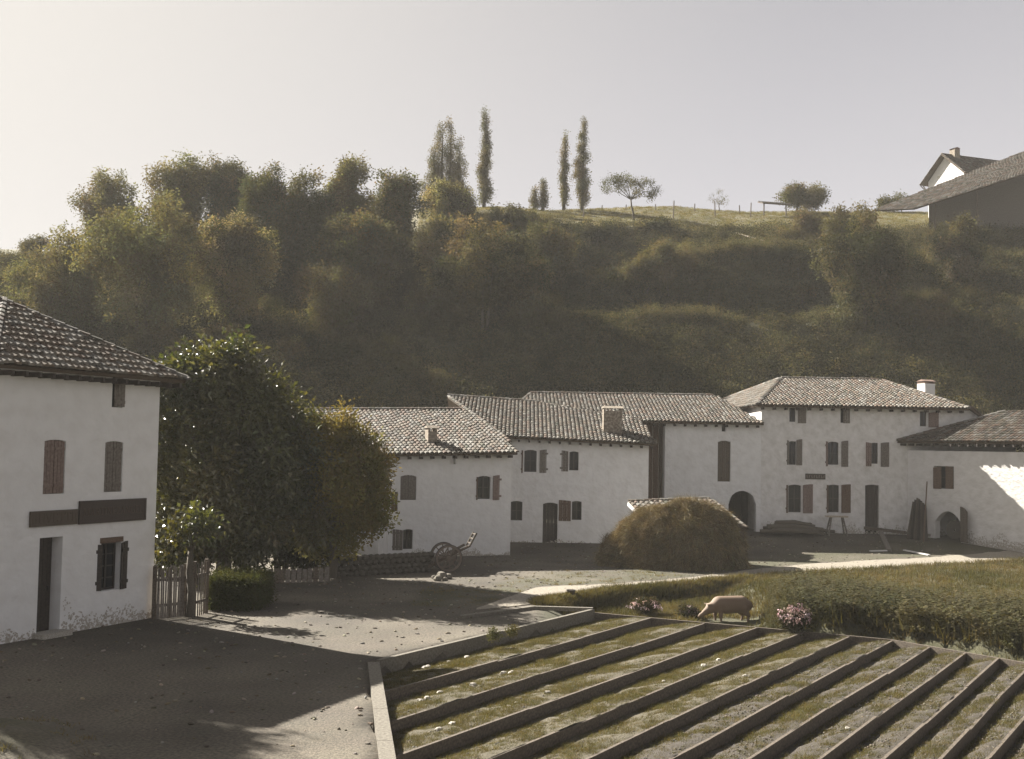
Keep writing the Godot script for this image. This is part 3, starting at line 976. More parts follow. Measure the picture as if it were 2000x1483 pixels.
func barn_and_inn() -> Array:                           # C and D share one street front
	var r := RandomNumberGenerator.new()
	r.seed = 9
	var gy := 0.56
	var p0 := at_y(1297, 1036, gy)
	var d := -p0.z
	var y_of := func(px: float, py: float, q: float) -> Vector3: return at_d(px, py, q)
	var p1: Vector3 = y_of.call(1486, 1000, d)
	var p2: Vector3 = y_of.call(1893, 1000, d)
	var p3: Vector3 = y_of.call(1985, 1000, d)
	for p in [p1, p2, p3]:
		p.y = gy
	p1.y = gy
	p2.y = gy
	p3.y = gy
	var f := face(p0, p3)
	# --- barn
	var t := thing("barn", (p0 + p1) * 0.5, "white barn with an arched cart doorway and one tall closed loft window", "barn")
	var e0 := at_d(1248, 823, d - 0.45)
	var e1 := at_d(1492, 828, d - 0.45)
	e1.y = e0.y
	var rg := at_d(1200, 771, d + 6.2)
	var pl := Plane(e0, e1, rg)
	var top: float = (pl.d - pl.normal.x * p0.x - pl.normal.z * p0.z) / pl.normal.y - 0.10
	var s1: float = (p1 - p0).length()
	var tall := rect(f, 1402, 861, 1427, 941, 0.1)
	var slot := rect(f, 1410, 829, 1418, 843)
	var arch := rect(f, 1423, 959, 1477, 1037, 0.5)
	arch.y0 = gy - 0.05
	var st := tool()
	wall(st, f, 0.1, [Vector2(0, top), Vector2(s1 - 0.001, top)], [tall, slot, arch], 0.55)
	plain_wall(st, p0, p0 + Vector3(0, 0, -11), 0.1, top, top + 0.6)
	plain_wall(st, p0 + Vector3(0, 0, -11), p1 + Vector3(0, 0, -11), 0.1, top + 0.6, top + 0.6)
	obj("wall", st, M.plaster, t)
	door_in(t, f, tall, M.timber, 0.14, 3)
	var sp := tool()
	plank_panel(sp, f, slot.s0, slot.s1, slot.y0, slot.y1, -0.3, 0.04, 1)
	obj("slot_board", sp, M.wood_dark, t)
	# inside of the doorway: a closed leaf far back in the passage
	var back := tool()
	plank_panel(back, f, arch.s0 - 0.5, arch.s1 + 0.5, 0.2, 3.4, -3.2, 0.06, 7)
	obj("inner_door", back, M.wood_dark, t)
	# boarded passage between this barn and the next house
	var q0 := at_d(1238, 1000, d + 0.9)
	var q1 := at_d(1297, 1000, d + 0.9)
	var pf := face(q0, q1)
	var n := 5
	for i in n:
		var b := tool()
		var a0: float = pf.l * i / n + 0.01
		var a1: float = pf.l * (i + 1) / n - 0.008
		var o := 0.0 if i % 2 else 0.012
		hexa(b, [fp(pf, a0, 0.2, o), fp(pf, a1, 0.2, o), fp(pf, a1, 0.2, o - 0.04), fp(pf, a0, 0.2, o - 0.04), fp(pf, a0, top + 0.2, o), fp(pf, a1, top + 0.2, o), fp(pf, a1, top + 0.2, o - 0.04), fp(pf, a0, top + 0.2, o - 0.04)])
		obj("plank", b, [M.wood_brown, M.timber, M.wood_brown][i % 3], t)
	var poly := [at_pl(1012, 790, pl), at_pl(1036, 769, pl), at_pl(1400, 774, pl), e1, e0]
	roof(t, poly, Vector3(0, 0, 1), r)
	ridge_caps(t, poly[1], poly[2], r)
	ridge_caps(t, poly[0], poly[1], r, 0.1)
	rafters(t, e0, e1, 0.55, Vector3(0, 0, -1), 0.42)
	roof(t, [poly[1], poly[2], poly[2] + Vector3(0, -1.5, -5), poly[1] + Vector3(0, -1.5, -5)], Vector3(0, 0, -1), r)
	# --- inn
	var g := thing("inn", (p1 + p2) * 0.5, "big white three storey house with a hipped roof and rows of shutters", "house")
	var fl := at_d(1480, 791, d - 0.5)
	var fr := at_d(1893, 799, d - 0.5)
	fl.y = (fl.y + fr.y) * 0.5
	fr.y = fl.y
	var rl := at_d(1526, 739, d + 6.6)
	var rr := at_d(1720, 744, d + 6.6)
	rl.y = (rl.y + rr.y) * 0.5
	rr.y = rl.y
	var wt: float = fl.y + 0.06
	var wins := [rect(f, 1542, 797, 1554, 824), rect(f, 1642, 798, 1650, 826), rect(f, 1797, 804, 1810, 833),
		rect(f, 1541, 862, 1555, 908, 0.08), rect(f, 1617, 863, 1638, 908, 0.1), rect(f, 1702, 865, 1715, 906, 0.08),
		rect(f, 1540, 947, 1565, 1001, 0.08), rect(f, 1617, 947, 1639, 1001, 0.08)]
	var door := rect(f, 1690, 947, 1717, 1036, 0.06)
	door.y0 = gy
	var sr: float = (p2 - p0).length()
	var st2 := tool()
	wall(st2, f, 0.1, [Vector2(s1 + 0.001, wt), Vector2(sr, wt), Vector2(f.l, wt - 1.9)], wins + [door])
	var bl := at_d(1350, 800, d + 22.0)
	bl.y = wt
	var br := Vector3(p3.x, wt, -d - 15.0)
	plain_wall(st2, p1, bl, 0.1, wt, wt)
	plain_wall(st2, bl, br, 0.1, wt, wt)
	plain_wall(st2, p2, Vector3(p2.x, 0, br.z), 0.1, wt, wt)
	plain_wall(st2, p3, Vector3(p3.x, 0, br.z), 0.1, wt - 1.9, wt - 1.9)
	obj("wall", st2, M.plaster_old, g)
	for w in wins:
		window_in(g, f, w, M.dark_paint)
	shutter(g, f, 1558, 796, 1575, 827, M.wood_grey, 1, 0.1)
	shutter(g, f, 1647, 797, 1660, 827, M.wood_grey, -1, 0.1)
	shutter(g, f, 1813, 805, 1834, 835, M.wood_rose, 1, 0.1)
	shutter(g, f, 1530, 859, 1541, 908, M.wood_grey, -1, 0.6, 0.42)
	shutter(g, f, 1555, 858, 1567, 909, M.wood_grey, 1, 0.1)
	shutter(g, f, 1606, 861, 1617, 911, M.wood_rose, -1, 0.6, 0.42)
	shutter(g, f, 1643, 861, 1657, 912, M.wood_grey, 1, 0.1)
	shutter(g, f, 1691, 864, 1702, 911, M.wood_rose, -1, 0.1)
	shutter(g, f, 1720, 864, 1737, 912, M.wood_grey, 1, 0.1)
	shutter(g, f, 1529, 946, 1539, 1002, M.wood_brown, -1, 0.7, 0.5)
	shutter(g, f, 1568, 946, 1588, 1003, M.wood_rose, 1, 0.1)
	shutter(g, f, 1609, 946, 1618, 1002, M.wood_brown, -1, 0.7, 0.5)
	shutter(g, f, 1643, 946, 1662, 1002, M.wood_brown, 1, 0.1)
	door_in(g, f, door, M.wood_dark, 0.18, 4)
	stain(g, f, s1 + 0.3, sr - 0.3, 0.3, 0.8, 33)
	var ebl := Vector3(bl.x - 0.6, fl.y, bl.z - 0.5)
	var ebr := Vector3(fr.x, fl.y, br.z - 0.5)
	roof(g, [fl, fr, rr, rl], Vector3(0, 0, 1), r)
	roof(g, [fl, rl, ebl], (fl - rl) * Vector3(1, 0, 0), r)
	roof(g, [fr, ebr, rr], Vector3(1, 0, 0), r)
	roof(g, [ebl, rl, rr], Vector3(0, 0, -1), r)
	roof(g, [ebl, rr, ebr], Vector3(0, 0, -1), r)
	ridge_caps(g, fl, rl, r)
	ridge_caps(g, rl, rr, r)
	ridge_caps(g, fr, rr, r)
	ridge_caps(g, ebl, rl, r)
	rafters(g, fl, fr, 0.6, Vector3(0, 0, -1), 0.45)
	var x0 := fp(f, sr - 0.1, wt + 0.1, 0.35)
	var x1 := fp(f, f.l + 0.1, wt - 1.85, 0.35)
	roof(g, [x0, x1, x1 + Vector3(0, 0.0, -14), x0 + Vector3(0, 0.0, -14)], Vector3(1, 0, 0), r)
	var cp := at_d(1809, 770, d + 7.5)
	chimney(g, Vector3(cp.x, 0, cp.z), Vector3(0.93, 0, -0.37), 0.75, 0.7, cp.y - 1.6, at_d(1809, 750, d + 7.5).y, M.plaster, M.brick)
	var sg := rect(f, 1573, 925.5, 1612, 936.5)
	var sc := fp(f, (sg.s0 + sg.s1) * 0.5, (sg.y0 + sg.y1) * 0.5)
	var sb := thing("name_board", sc, "small dark name board between the upper and lower windows of big house", "sign")
	var sbt := tool()
	block(sbt, sc + f.n * 0.03, f.u * (sg.s1 - sg.s0) * 0.5, Vector3.UP * (sg.y1 - sg.y0) * 0.5, f.n * 0.02)
	obj("board", sbt, M.sign_brown, sb)
	var marks := tool()
	for i in 8:
		var s: float = lerpf(sg.s0 + 0.08, sg.s1 - 0.08, i / 7.0)
		block(marks, fp(f, s, (sg.y0 + sg.y1) * 0.5, 0.052), f.u * 0.018, Vector3.UP * 0.075, f.n * 0.003)
		block(marks, fp(f, s + 0.035, (sg.y0 + sg.y1) * 0.5 + (0.06 if i % 2 else -0.055), 0.052), f.u * 0.03, Vector3.UP * 0.012, f.n * 0.003)
	obj("lettering", marks, M.letter_pale, sb)
	return [f, d]

func arch_house(d: float) -> Dictionary:                # E
	var r := RandomNumberGenerator.new()
	r.seed = 10
	var e := Vector3(0.56, 0, 0.8285).normalized()
	var bk := Vector3(0.8285, 0, -0.56).normalized()
	var k := at_d(1773, 1000, d - 0.02)
	k.y = 0.5
	var k1 := k + e * 9.0
	var f := face(k, k1)
	var t := thing("arch_house", k + e * 4.0, "low white house with an arched cellar doorway, half in bright sun", "house")
	var top := on_face(f, 1800, 884).y + 0.1
	var win := rect(f, 1824, 911, 1863, 955)
	var arch := rect(f, 1827, 999, 1877, 1068, 0.35)
	arch.y0 = 0.3
	var st := tool()
	wall(st, f, 0.0, [Vector2(0, top), Vector2(f.l, top)], [win, arch], 0.4)
	plain_wall(st, k, k + bk * 7.0, 0.0, top, top)
	plain_wall(st, k1, k1 + bk * 7.0, 0.0, top, top)
	plain_wall(st, k + bk * 7.0, k1 + bk * 7.0, 0.0, top, top)
	obj("wall", st, M.plaster_old, t)
	window_in(t, f, win, M.dark_paint, 0.3)
	shutter(t, f, 1824, 912, 1839, 955, M.wood_brown, 1, 0.12)
	shutter(t, f, 1847, 911, 1863, 955, M.wood_brown, -1, 0.12)
	var bd := tool()
	plank_panel(bd, f, arch.s0 - 0.3, arch.s1 + 0.3, 0.2, arch.y1 + 0.2, -2.2, 0.06, 6)
	obj("inner_door", bd, M.wood_dark, t)
	var lf := tool()                                    # door leaf standing open
	var hinge := fp(f, arch.s1 + 0.02, 0, 0.03)
	var g := f.duplicate()
	g.u = f.u.rotated(Vector3.UP, -0.5)
	g.n = f.n.rotated(Vector3.UP, -0.5)
	g.o = Vector3(hinge.x, 0, hinge.z)
	plank_panel(lf, g, 0.0, 0.75, 0.42, on_face(f, 1881, 990).y, 0.04, 0.045, 4, 0.25, 1)
	obj("door_leaf", lf, M.timber, t)
	stain(t, f, arch.s1 + 0.3, f.l, 0.2, 0.8, 34)
	var oh := 0.45
	var c0 := k - e * 0.35 - bk * oh + Vector3.UP * (top - 0.02)
	var c1 := k1 + e * oh - bk * oh + Vector3.UP * (top - 0.02)
	var half := 4.0
	var rise := half * 0.42
	var r0 := c0 + (e + bk) * half + Vector3.UP * rise
	var r1 := c1 + (bk - e) * half + Vector3.UP * rise
	var b0 := c0 + bk * half * 2.0
	var b1 := c1 + bk * half * 2.0
	roof(t, [c0, c1, r1, r0], -bk, r)
	roof(t, [c0, r0, b0], -e, r)
	roof(t, [c1, r1, b1], e, r)
	roof(t, [b0, r0, r1, b1], bk, r)
	ridge_caps(t, c0, r0, r)
	rafters(t, c0, c1, 0.5, bk, 0.4)
	return f

func hill_farm() -> void:
	var r := RandomNumberGenerator.new()
	r.seed = 12
	var d := 128.0
	var apex := at_d(1826, 301, d)
	var back_e := at_d(1797, 350, d + 3.2)
	var front_e := at_d(1884, 349, d - 3.2)
	back_e.y = (back_e.y + front_e.y) * 0.5
	front_e.y = back_e.y
	apex = (back_e + front_e) * 0.5 + Vector3.UP * (apex.y - back_e.y)
	var g := front_e - back_e
	g.y = 0
	var ax := Vector3(-g.z, 0, g.x).normalized()
	if ax.x < 0:
		ax = -ax
	var base := land(apex.x, d) - 0.5
	var t := thing("hill_farmhouse", Vector3(apex.x, base, apex.z), "white gabled farmhouse with wide eaves on the hilltop", "house")
	var inn := ax * 0.55
	var st := tool()
	var l := g.normalized()
	var w0 := back_e + inn + l * 0.7
	var w1 := front_e + inn - l * 0.7
	var wa := apex + inn + Vector3.DOWN * 0.15
	var low := Vector3(0, base - apex.y, 0)
	tri(st, w0 + Vector3.UP * 0.25, wa, w1 + Vector3.UP * 0.25)
	quad(st, Vector3(w0.x, base, w0.z), w0 + Vector3.UP * 0.25, w1 + Vector3.UP * 0.25, Vector3(w1.x, base, w1.z))
	plain_wall(st, w0, w0 + ax * 12.0, base, w0.y + 0.2, w0.y + 0.2)
	plain_wall(st, w1, w1 + ax * 12.0, base, w1.y + 0.2, w1.y + 0.2)
	plain_wall(st, w0 + ax * 12.0, w1 + ax * 12.0, base, w1.y + 0.2, w1.y + 0.2)
	obj("wall", st, M.plaster, t)
	roof(t, [front_e, front_e + ax * 14.0, apex + ax * 14.0, apex], l, r)
	roof(t, [back_e, back_e + ax * 14.0, apex + ax * 14.0, apex], -l, r)
	ridge_caps(t, apex, apex + ax * 14.0, r)
	for s in [0.0, 0.7]:
		var br := tool()
		bar(br, back_e + inn * s + Vector3.DOWN * 0.1 + l * 0.1, back_e + inn * 1.0 + l * 0.75 + Vector3.DOWN * 1.1, 0.1, 0.1)
		obj("brace", br, M.timber, t)
	chimney(t, apex + ax * 1.6 + l * 0.2, l, 0.8, 0.7, apex.y - 0.6, apex.y + 0.55, M.dirty, M.brick)
	# open shed with a long slope in front
	var a := at_d(1706, 411, d - 9.0)
	var b := at_d(2060, 273, d - 6.0)
	var c := at_d(2060, 322, d - 13.0)
	var e := at_d(1786, 404, d - 15.0)
	var pl := Plane(a, b, c)
	e = at_pl(1786, 408, pl)
	var sh := thing("open_shed", Vector3(b.x, land(b.x, d - 10.0), b.z), "long low tiled shed roof sloping down beside the hilltop farmhouse", "shed")
	roof(sh, [a, b, c, e], Vector3(-1, 0, 0.2), r)
	for k in [[0.15, 0.0], [0.45, 0.0], [0.8, 0.0]]:
		var top: Vector3 = e.lerp(c, k[0]) + Vector3(0.1, -0.12, -0.3)
		var ps := tool()
		bar(ps, top, Vector3(top.x, land(top.x, -top.z) - 0.2, top.z), 0.14, 0.14, Vector3.RIGHT)
		obj("post", ps, M.timber, sh)
	var bw := tool()
	var w2 := a.lerp(b, 0.3) + Vector3(0, -0.15, 0)
	var w3 := b + Vector3(0, -0.15, 0)
	quad(bw, Vector3(w2.x, land(w2.x, -w2.z) - 0.3, w2.z), w2, w3, Vector3(w3.x, land(w3.x, -w3.z) - 0.3, w3.z))
	obj("back_wall", bw, M.wood_grey, sh)
	var r2 := RandomNumberGenerator.new()
	r2.seed = 13
	var s0 := at_d(1480, 394, 134.0)
	var s1 := at_d(1535, 398, 134.0)
	var hut := thing("field_hut", Vector3(s0.x, land(s0.x, 134.0), s0.z), "tiny low roof of a field shelter behind a bush on the skyline", "shelter")
	roof(hut, [s0, s1, s1 + Vector3(0.3, -0.45, 1.6), s0 + Vector3(0.3, -0.45, 1.6)], Vector3(0, 0, 1), r2)
	for p in [s0 + Vector3(0.5, -0.35, 1.0), s1 + Vector3(-0.2, -0.35, 1.0)]:
		var ps := tool()
		bar(ps, p, Vector3(p.x, land(p.x, -p.z) - 0.2, p.z), 0.12, 0.12, Vector3.RIGHT)
		obj("post", ps, M.timber, hut)

# ---------------------------------------------------------------- ground, road, garden
func mixc(a: Color, b: Color, t: float) -> Color:
	return a.lerp(b, clampf(t, 0.0, 1.0))
func ground_color(x: float, d: float) -> Color:
	var dirt := Color(0.168, 0.142, 0.105)
	var grass := Color(0.08, 0.075, 0.036)
	var n := nz.get_noise_2d(x * 14.0, d * 14.0)
	var n2 := nz.get_noise_2d(x * 45.0 + 300.0, d * 45.0)
	var c := mixc(dirt, Color(0.07, 0.058, 0.042), 0.5 + n * 0.9 + n2 * 0.4)
	if d > 70.0:
		return mixc(Color(0.075, 0.075, 0.03), Color(0.12, 0.11, 0.055), 0.5 + n) if d < 116.0 else mixc(Color(0.15, 0.142, 0.062), Color(0.20, 0.175, 0.09), 0.5 + n * 1.4 + n2 * 0.6)
	var g := 0.0
	if road_up.size():
		var up := poly_at(road_up, x)
		var lo := poly_at(road_low, x)
		if x > -3.0 and d > up:
			g = smoothstep(0.0, 0.8, d - up) * smoothstep(6.0, 3.0, d - up) * (0.75 + n2)
		if x > road_low[3].x and d < lo:
			g = maxf(g, smoothstep(-0.3, 0.2, lo - d))
	g = maxf(g, smoothstep(0.1, 0.4, mound(x, d)) * (0.55 + n2))
	return mixc(c, grass, g)
func axis(stops: Array) -> Array:                       # [[from, step], ..., [to, 0]]
	var out := []
	for i in stops.size() - 1:
		var v: float = stops[i][0]
		while v < float(stops[i + 1][0]) - 0.01:
			out.append(v)
			v += stops[i][1]
	out.append(stops[stops.size() - 1][0])
	return out
func sheet(xs: Array, ds: Array) -> ArrayMesh:
	var st := tool(true)
	for d in ds:
		for x in xs:
			st.set_color(ground_color(x, d))
			st.add_vertex(Vector3(x, land(x, d), -d))
	var w := xs.size()
	for j in ds.size() - 1:
		for i in w - 1:
			var a := j * w + i
			for k in [a, a + w, a + w + 1, a, a + w + 1, a + 1]:
				st.add_index(k)
	return finish(st)
func make_ground() -> void:
	var xs := axis([[-420.0, 60.0], [-120.0, 10.0], [-40.0, 2.0], [-16.0, 0.4], [28.0, 2.0], [50.0, 10.0], [120.0, 60.0], [420.0, 0.0]])
	structure(obj("ground", sheet(xs, axis([[-60.0, 12.0], [0.0, 4.0], [12.0, 0.4], [53.0, 1.0], [74.0, 0.0]])), M.ground))
	var hx := axis([[-420.0, 60.0], [-120.0, 10.0], [-70.0, 1.3], [75.0, 10.0], [125.0, 60.0], [425.0, 0.0]])
	structure(obj("hillside", sheet(hx, axis([[74.0, 1.0], [145.0, 12.0], [205.0, 60.0], [505.0, 0.0]])), M.ground))
	var st := tool(true)
	var n := 110
	var k := 5
	for i in n + 1:
		for j in k + 1:
			var x := lerpf(road_low[0].x, road_low[road_low.size() - 1].x, float(i) / n)
			var wob := nz.get_noise_2d(x * 60.0, 7.0) * 0.35
			var lo := poly_at(road_low, x) + 0.12 + wob * 0.6
			var up := poly_at(road_up, x) + wob
			var d := lerpf(lo, maxf(up, lo + 0.2), float(j) / k)
			st.add_vertex(Vector3(x, land(x, d) + 0.022, -d))
	for i in n:
		for j in k:
			var a := i * (k + 1) + j
			for q in [a, a + k + 1, a + k + 2, a, a + k + 2, a + 1]:
				st.add_index(q)
	structure(obj("road", st, M.road))

const GY := -0.25
var bed_dir: Vector3
var pig_at := Vector2.ZERO
func bed_y(v: float) -> float:                          # 0 under the upper edging .. 1 against the top of the lower one
	return GY + lerpf(-0.07, 0.15, smoothstep(0.0, 0.9, v))
func make_garden(r: RandomNumberGenerator) -> void:
	var g := Node3D.new()
	g.name = "garden"
	add_child(g)
	structure(g)
	g.set_meta("label", "sloping garden plot divided into long weedy beds by low edging boards")
	orig[g] = Vector3.ZERO
	var near := 12.0
	var l0 := Vector3(gar_l0.x, 0, gar_l0.z)
	var le := (gar_l1 - gar_l0)
	le.y = 0
	le = le.normalized()
	var far_pt := func(px: float) -> Vector3:
		var py := lerpf(1190.0, 1254.0, (px - 1040.0) / 700.0) if px < 1740.0 else lerpf(1254.0, 1287.0, (px - 1740.0) / 190.0)
		return at_y(px, py, GY + 0.12)
	var xs := [1158.0, 1270.0, 1375.0, 1478.0, 1568.0, 1658.0, 1742.0, 1815.0, 1885.0, 1950.0, 2015.0, 2075.0, 2130.0]
	var far := []
	var ends := []
	for px in xs:
		var p: Vector3 = far_pt.call(px)
		p.y = 0
		far.append(p)
		# run back towards the camera until the left edge or the near limit
		var den := bed_dir.x * le.z - bed_dir.z * le.x
		var q := l0 - p
		var t := (q.x * le.z - q.z * le.x) / den          # p + t * bed_dir on the left edge
		var e := p + bed_dir * t
		if -e.z < near:
			e = p + bed_dir * ((-near - p.z) / bed_dir.z)
		ends.append(e)
	# soil, one bed at a time, a little uneven
	for i in xs.size() - 1:
		var st := tool(true)
		var a0: Vector3 = ends[i]
		var a1: Vector3 = far[i]
		var b0: Vector3 = ends[i + 1]
		var b1: Vector3 = far[i + 1]
		var n := 60
		var k := 7
		for u in n + 1:
			for v in k + 1:
				var p := a0.lerp(a1, float(u) / n).lerp(b0.lerp(b1, float(u) / n), float(v) / k)
				var y := bed_y(float(v) / k) + nz.get_noise_2d(p.x * 70.0, p.z * 70.0) * 0.05 + nz.get_noise_2d(p.x * 190.0, p.z * 190.0) * 0.03
				st.add_vertex(Vector3(p.x, y, p.z))
		for u in n:
			for v in k:
				var a := u * (k + 1) + v
				for q in [a, a + k + 1, a + k + 2, a, a + k + 2, a + 1]:
					st.add_index(q)
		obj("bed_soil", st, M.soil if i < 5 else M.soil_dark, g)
	# edging
	for i in xs.size() - 1:
		var a: Vector3 = far[i]
		var b: Vector3 = ends[i]
		var n := maxi(2, int((a - b).length() / 4.0))
		var prev := a
		for k in n:
			var nx := a.lerp(b, float(k + 1) / n) + Vector3(r.randf_range(-0.05, 0.05), 0, 0) * (0.0 if k == n - 1 else 1.0)
			var st := tool()
			var topy := (0.03 if i == 0 else GY + 0.17) + r.randf_range(-0.015, 0.015)
			var lowy := GY - 0.3
			var c := (prev + nx) * 0.5
			var dv := nx - prev
			var side := Vector3(-dv.z, 0, dv.x).normalized() * (0.06 if i == 0 else 0.03)
			hexa(st, [Vector3(prev.x, lowy, prev.z) - side, Vector3(nx.x, lowy, nx.z) - side, Vector3(nx.x, lowy, nx.z) + side, Vector3(prev.x, lowy, prev.z) + side,
				Vector3(prev.x, topy, prev.z) - side, Vector3(nx.x, topy - 0.01, nx.z) - side, Vector3(nx.x, topy - 0.01, nx.z) + side, Vector3(prev.x, topy, prev.z) + side])
			obj("edging_board", st, M.timber if i else M.concrete, g)
			prev = nx
	for i in xs.size() - 1:
		var st := tool()
		var a: Vector3 = far[i]
		var b: Vector3 = far[i + 1]
		bar(st, Vector3(a.x, GY - 0.05, a.z - 0.06), Vector3(b.x, GY - 0.05, b.z - 0.06), 0.07, 0.46)
		obj("edging_board", st, M.timber, g)
	var lp := Vector3(l0.x, 0, l0.z) - le * 0.1
	for i in 4:
		var st := tool()
		var a := lp + le * (2.4 * i)
		var b := lp + le * (2.4 * (i + 1) - 0.015)
		bar(st, Vector3(a.x - 0.13, -0.22, a.z), Vector3(b.x - 0.13, -0.22, b.z), 0.26, 0.6)
		obj("coping_stone", st, M.concrete, g)
	# kerb along the near side of the yard, from the garden corner
	var kr := tool()
	var k0 := at_y(1040, 1189, 0.0)
	var k1 := at_y(900, 1208, 0.0)
	bar(kr, Vector3(k0.x, 0.02, k0.z), Vector3(k1.x, 0.02, k1.z), 0.2, 0.12)
	obj("coping_stone", kr, M.concrete, g)
	kr = tool()
	var k2: Vector3 = far[0]
	bar(kr, Vector3(k0.x, 0.02, k0.z), Vector3(k2.x, 0.02, k2.z), 0.16, 0.12)
	obj("coping_stone", kr, M.concrete, g)
	# weeds and gravel in the beds
	var ts := []
	var cs := []
	var gs := []
	var gc := []
	for i in 80000:
		var b := r.randi() % (xs.size() - 1)
		var bu := r.randf()
		var bv := r.randf_range(0.03, 0.97)
		var p: Vector3 = (ends[b] as Vector3).lerp(far[b], bu).lerp((ends[b + 1] as Vector3).lerp(far[b + 1], bu), bv)
		var clump := nz.get_noise_2d(p.x * 60.0, p.z * 60.0)
		if r.randf() < (0.8 if b < 5 else 0.4) + clump * 0.5:
			ts.append(Transform3D(Basis(Vector3.UP, r.randf() * TAU).scaled(Vector3.ONE * r.randf_range(0.16, 0.36) * (1.0 + maxf(clump, 0.0))), Vector3(p.x, bed_y(bv) - 0.01, p.z)))
			cs.append(tint(r, Color(0.095, 0.09, 0.04) if r.randf() < 0.6 else Color(0.14, 0.12, 0.07), 0.3))
		elif r.randf() < 0.25:
			gs.append(Transform3D(spin(r).scaled(Vector3.ONE * r.randf_range(0.3, 0.8)), Vector3(p.x, bed_y(bv) + 0.005, p.z)))
			gc.append(tint(r, Color(0.12, 0.105, 0.083), 0.4))
	var wo := many("weeds", LM.grass[0], M.grass, self, ts, cs)
	tag(wo, "short dry weeds sprouting all over the garden beds", "weeds")
	stuff(wo)
	var go := many("gravel", rough_rock(Vector3(0.035, 0.025, 0.03), 5), M.pebble, self, gs, gc)
	tag(go, "small pale pebbles strewn over the garden beds", "gravel")
	stuff(go)
	# stones big enough to be told apart
	for i in 26:
		var b := 0 if i < 5 else (1 if i < 15 else (2 if i < 20 else 3 + r.randi() % 5))
		var u := r.randf_range(0.08, 0.35) if i < 20 else r.randf_range(0.15, 0.9)
		var p: Vector3 = (ends[b] as Vector3).lerp(far[b], u).lerp((ends[b + 1] as Vector3).lerp(far[b + 1], u), 0.3 + 0.02 * i)
		var s := r.randf_range(0.04, 0.085)
		var o := piece("stone", rough_rock(Vector3(s * 1.3, s * 0.7, s), 100 + i % 7), M.stone, self, Transform3D(Basis(Vector3.UP, r.randf() * TAU), Vector3(p.x, bed_y(0.3 + 0.02 * i) + s * 0.35, p.z)))
		tag(o, "pale loose stone lying among the weeds of a garden bed", "stone", "pale stones on the garden beds")

# ---------------------------------------------------------------- things in the yard
func haystack(r: RandomNumberGenerator) -> void:
	var c := at_y(1314, 1106, 0.0)
	var w := 130.0 / F * -c.z
	var h := at_d(1318, 990, -c.z).y
	var t := thing("haystack", Vector3(c.x, 0, c.z), "big domed haystack of dry straw in front of a little tiled shed", "haystack")
	var q := FastNoiseLite.new()
	q.seed = 4
	q.frequency = 0.5
	var pt := func(a: float, v: float) -> Vector3:       # v 0 at the foot .. 1 at the top
		var e := v * PI * 0.5
		var rr := pow(cos(e), 1.12 if cos(a) < 0.0 else 0.78)
		var yy := pow(sin(e), 0.86)
		var lean := -0.16 * sin(a + 0.0) * 0.0
		var p := Vector3(cos(a) * w * rr * (1.0 + 0.06 * (1.0 - v)) + lean, yy * h, sin(a) * w * 0.66 * rr)
		p.x += 0.30 * yy
		var k := q.get_noise_3dv(p * 1.3) * 0.16 + q.get_noise_3dv(p * 4.0) * 0.07
		return Vector3(c.x, -0.05, c.z) + p * (1.0 + k)
	var st := tool(true)
	var na := 56
	var nv := 22
	for j in nv + 1:
		for i in na + 1:
			st.add_vertex(pt.call(TAU * (i % na) / na, float(j) / nv * 0.999))
	for j in nv:
		for i in na:
			var a := j * (na + 1) + i
			for k in [a, a + na + 1, a + na + 2, a, a + na + 2, a + 1]:
				st.add_index(k)
	obj("hay_mass", st, M.hay, t)
	var mesh := tuft(10, 0.12, 0.44, 0.008, 71)
	var ts := []
	var cs := []
	for i in 12000:
		var a := r.randf() * TAU
		var v := pow(r.randf(), 1.3) * 0.98
		var p: Vector3 = pt.call(a, v)
		var dn: Vector3 = (pt.call(a, maxf(v - 0.03, 0.0)) - p)
		if dn.length() < 0.001:
			continue
		dn = dn.normalized()
		var out := (p - Vector3(c.x, h * 0.35, c.z)).normalized()
		var y := (dn * r.randf_range(0.5, 1.0) + out * r.randf_range(0.1, 0.5) + Vector3(r.randfn(), r.randfn(), r.randfn()) * 0.28).normalized()
		if v > 0.9:
			y = (out + Vector3(r.randfn(), 0, r.randfn()) * 0.9).normalized()
		var x := y.cross(Vector3(r.randf(), r.randf(), r.randf())).normalized()
		ts.append(Transform3D(Basis(x, y, x.cross(y)).scaled(Vector3.ONE * r.randf_range(0.7, 1.3)), p - out * 0.03))
		cs.append(tint(r, Color(0.25, 0.208, 0.125) if r.randf() < 0.7 else Color(0.13, 0.10, 0.055), 0.4))
	stuff(baked("straw", mesh, M.straw, t, ts, cs))
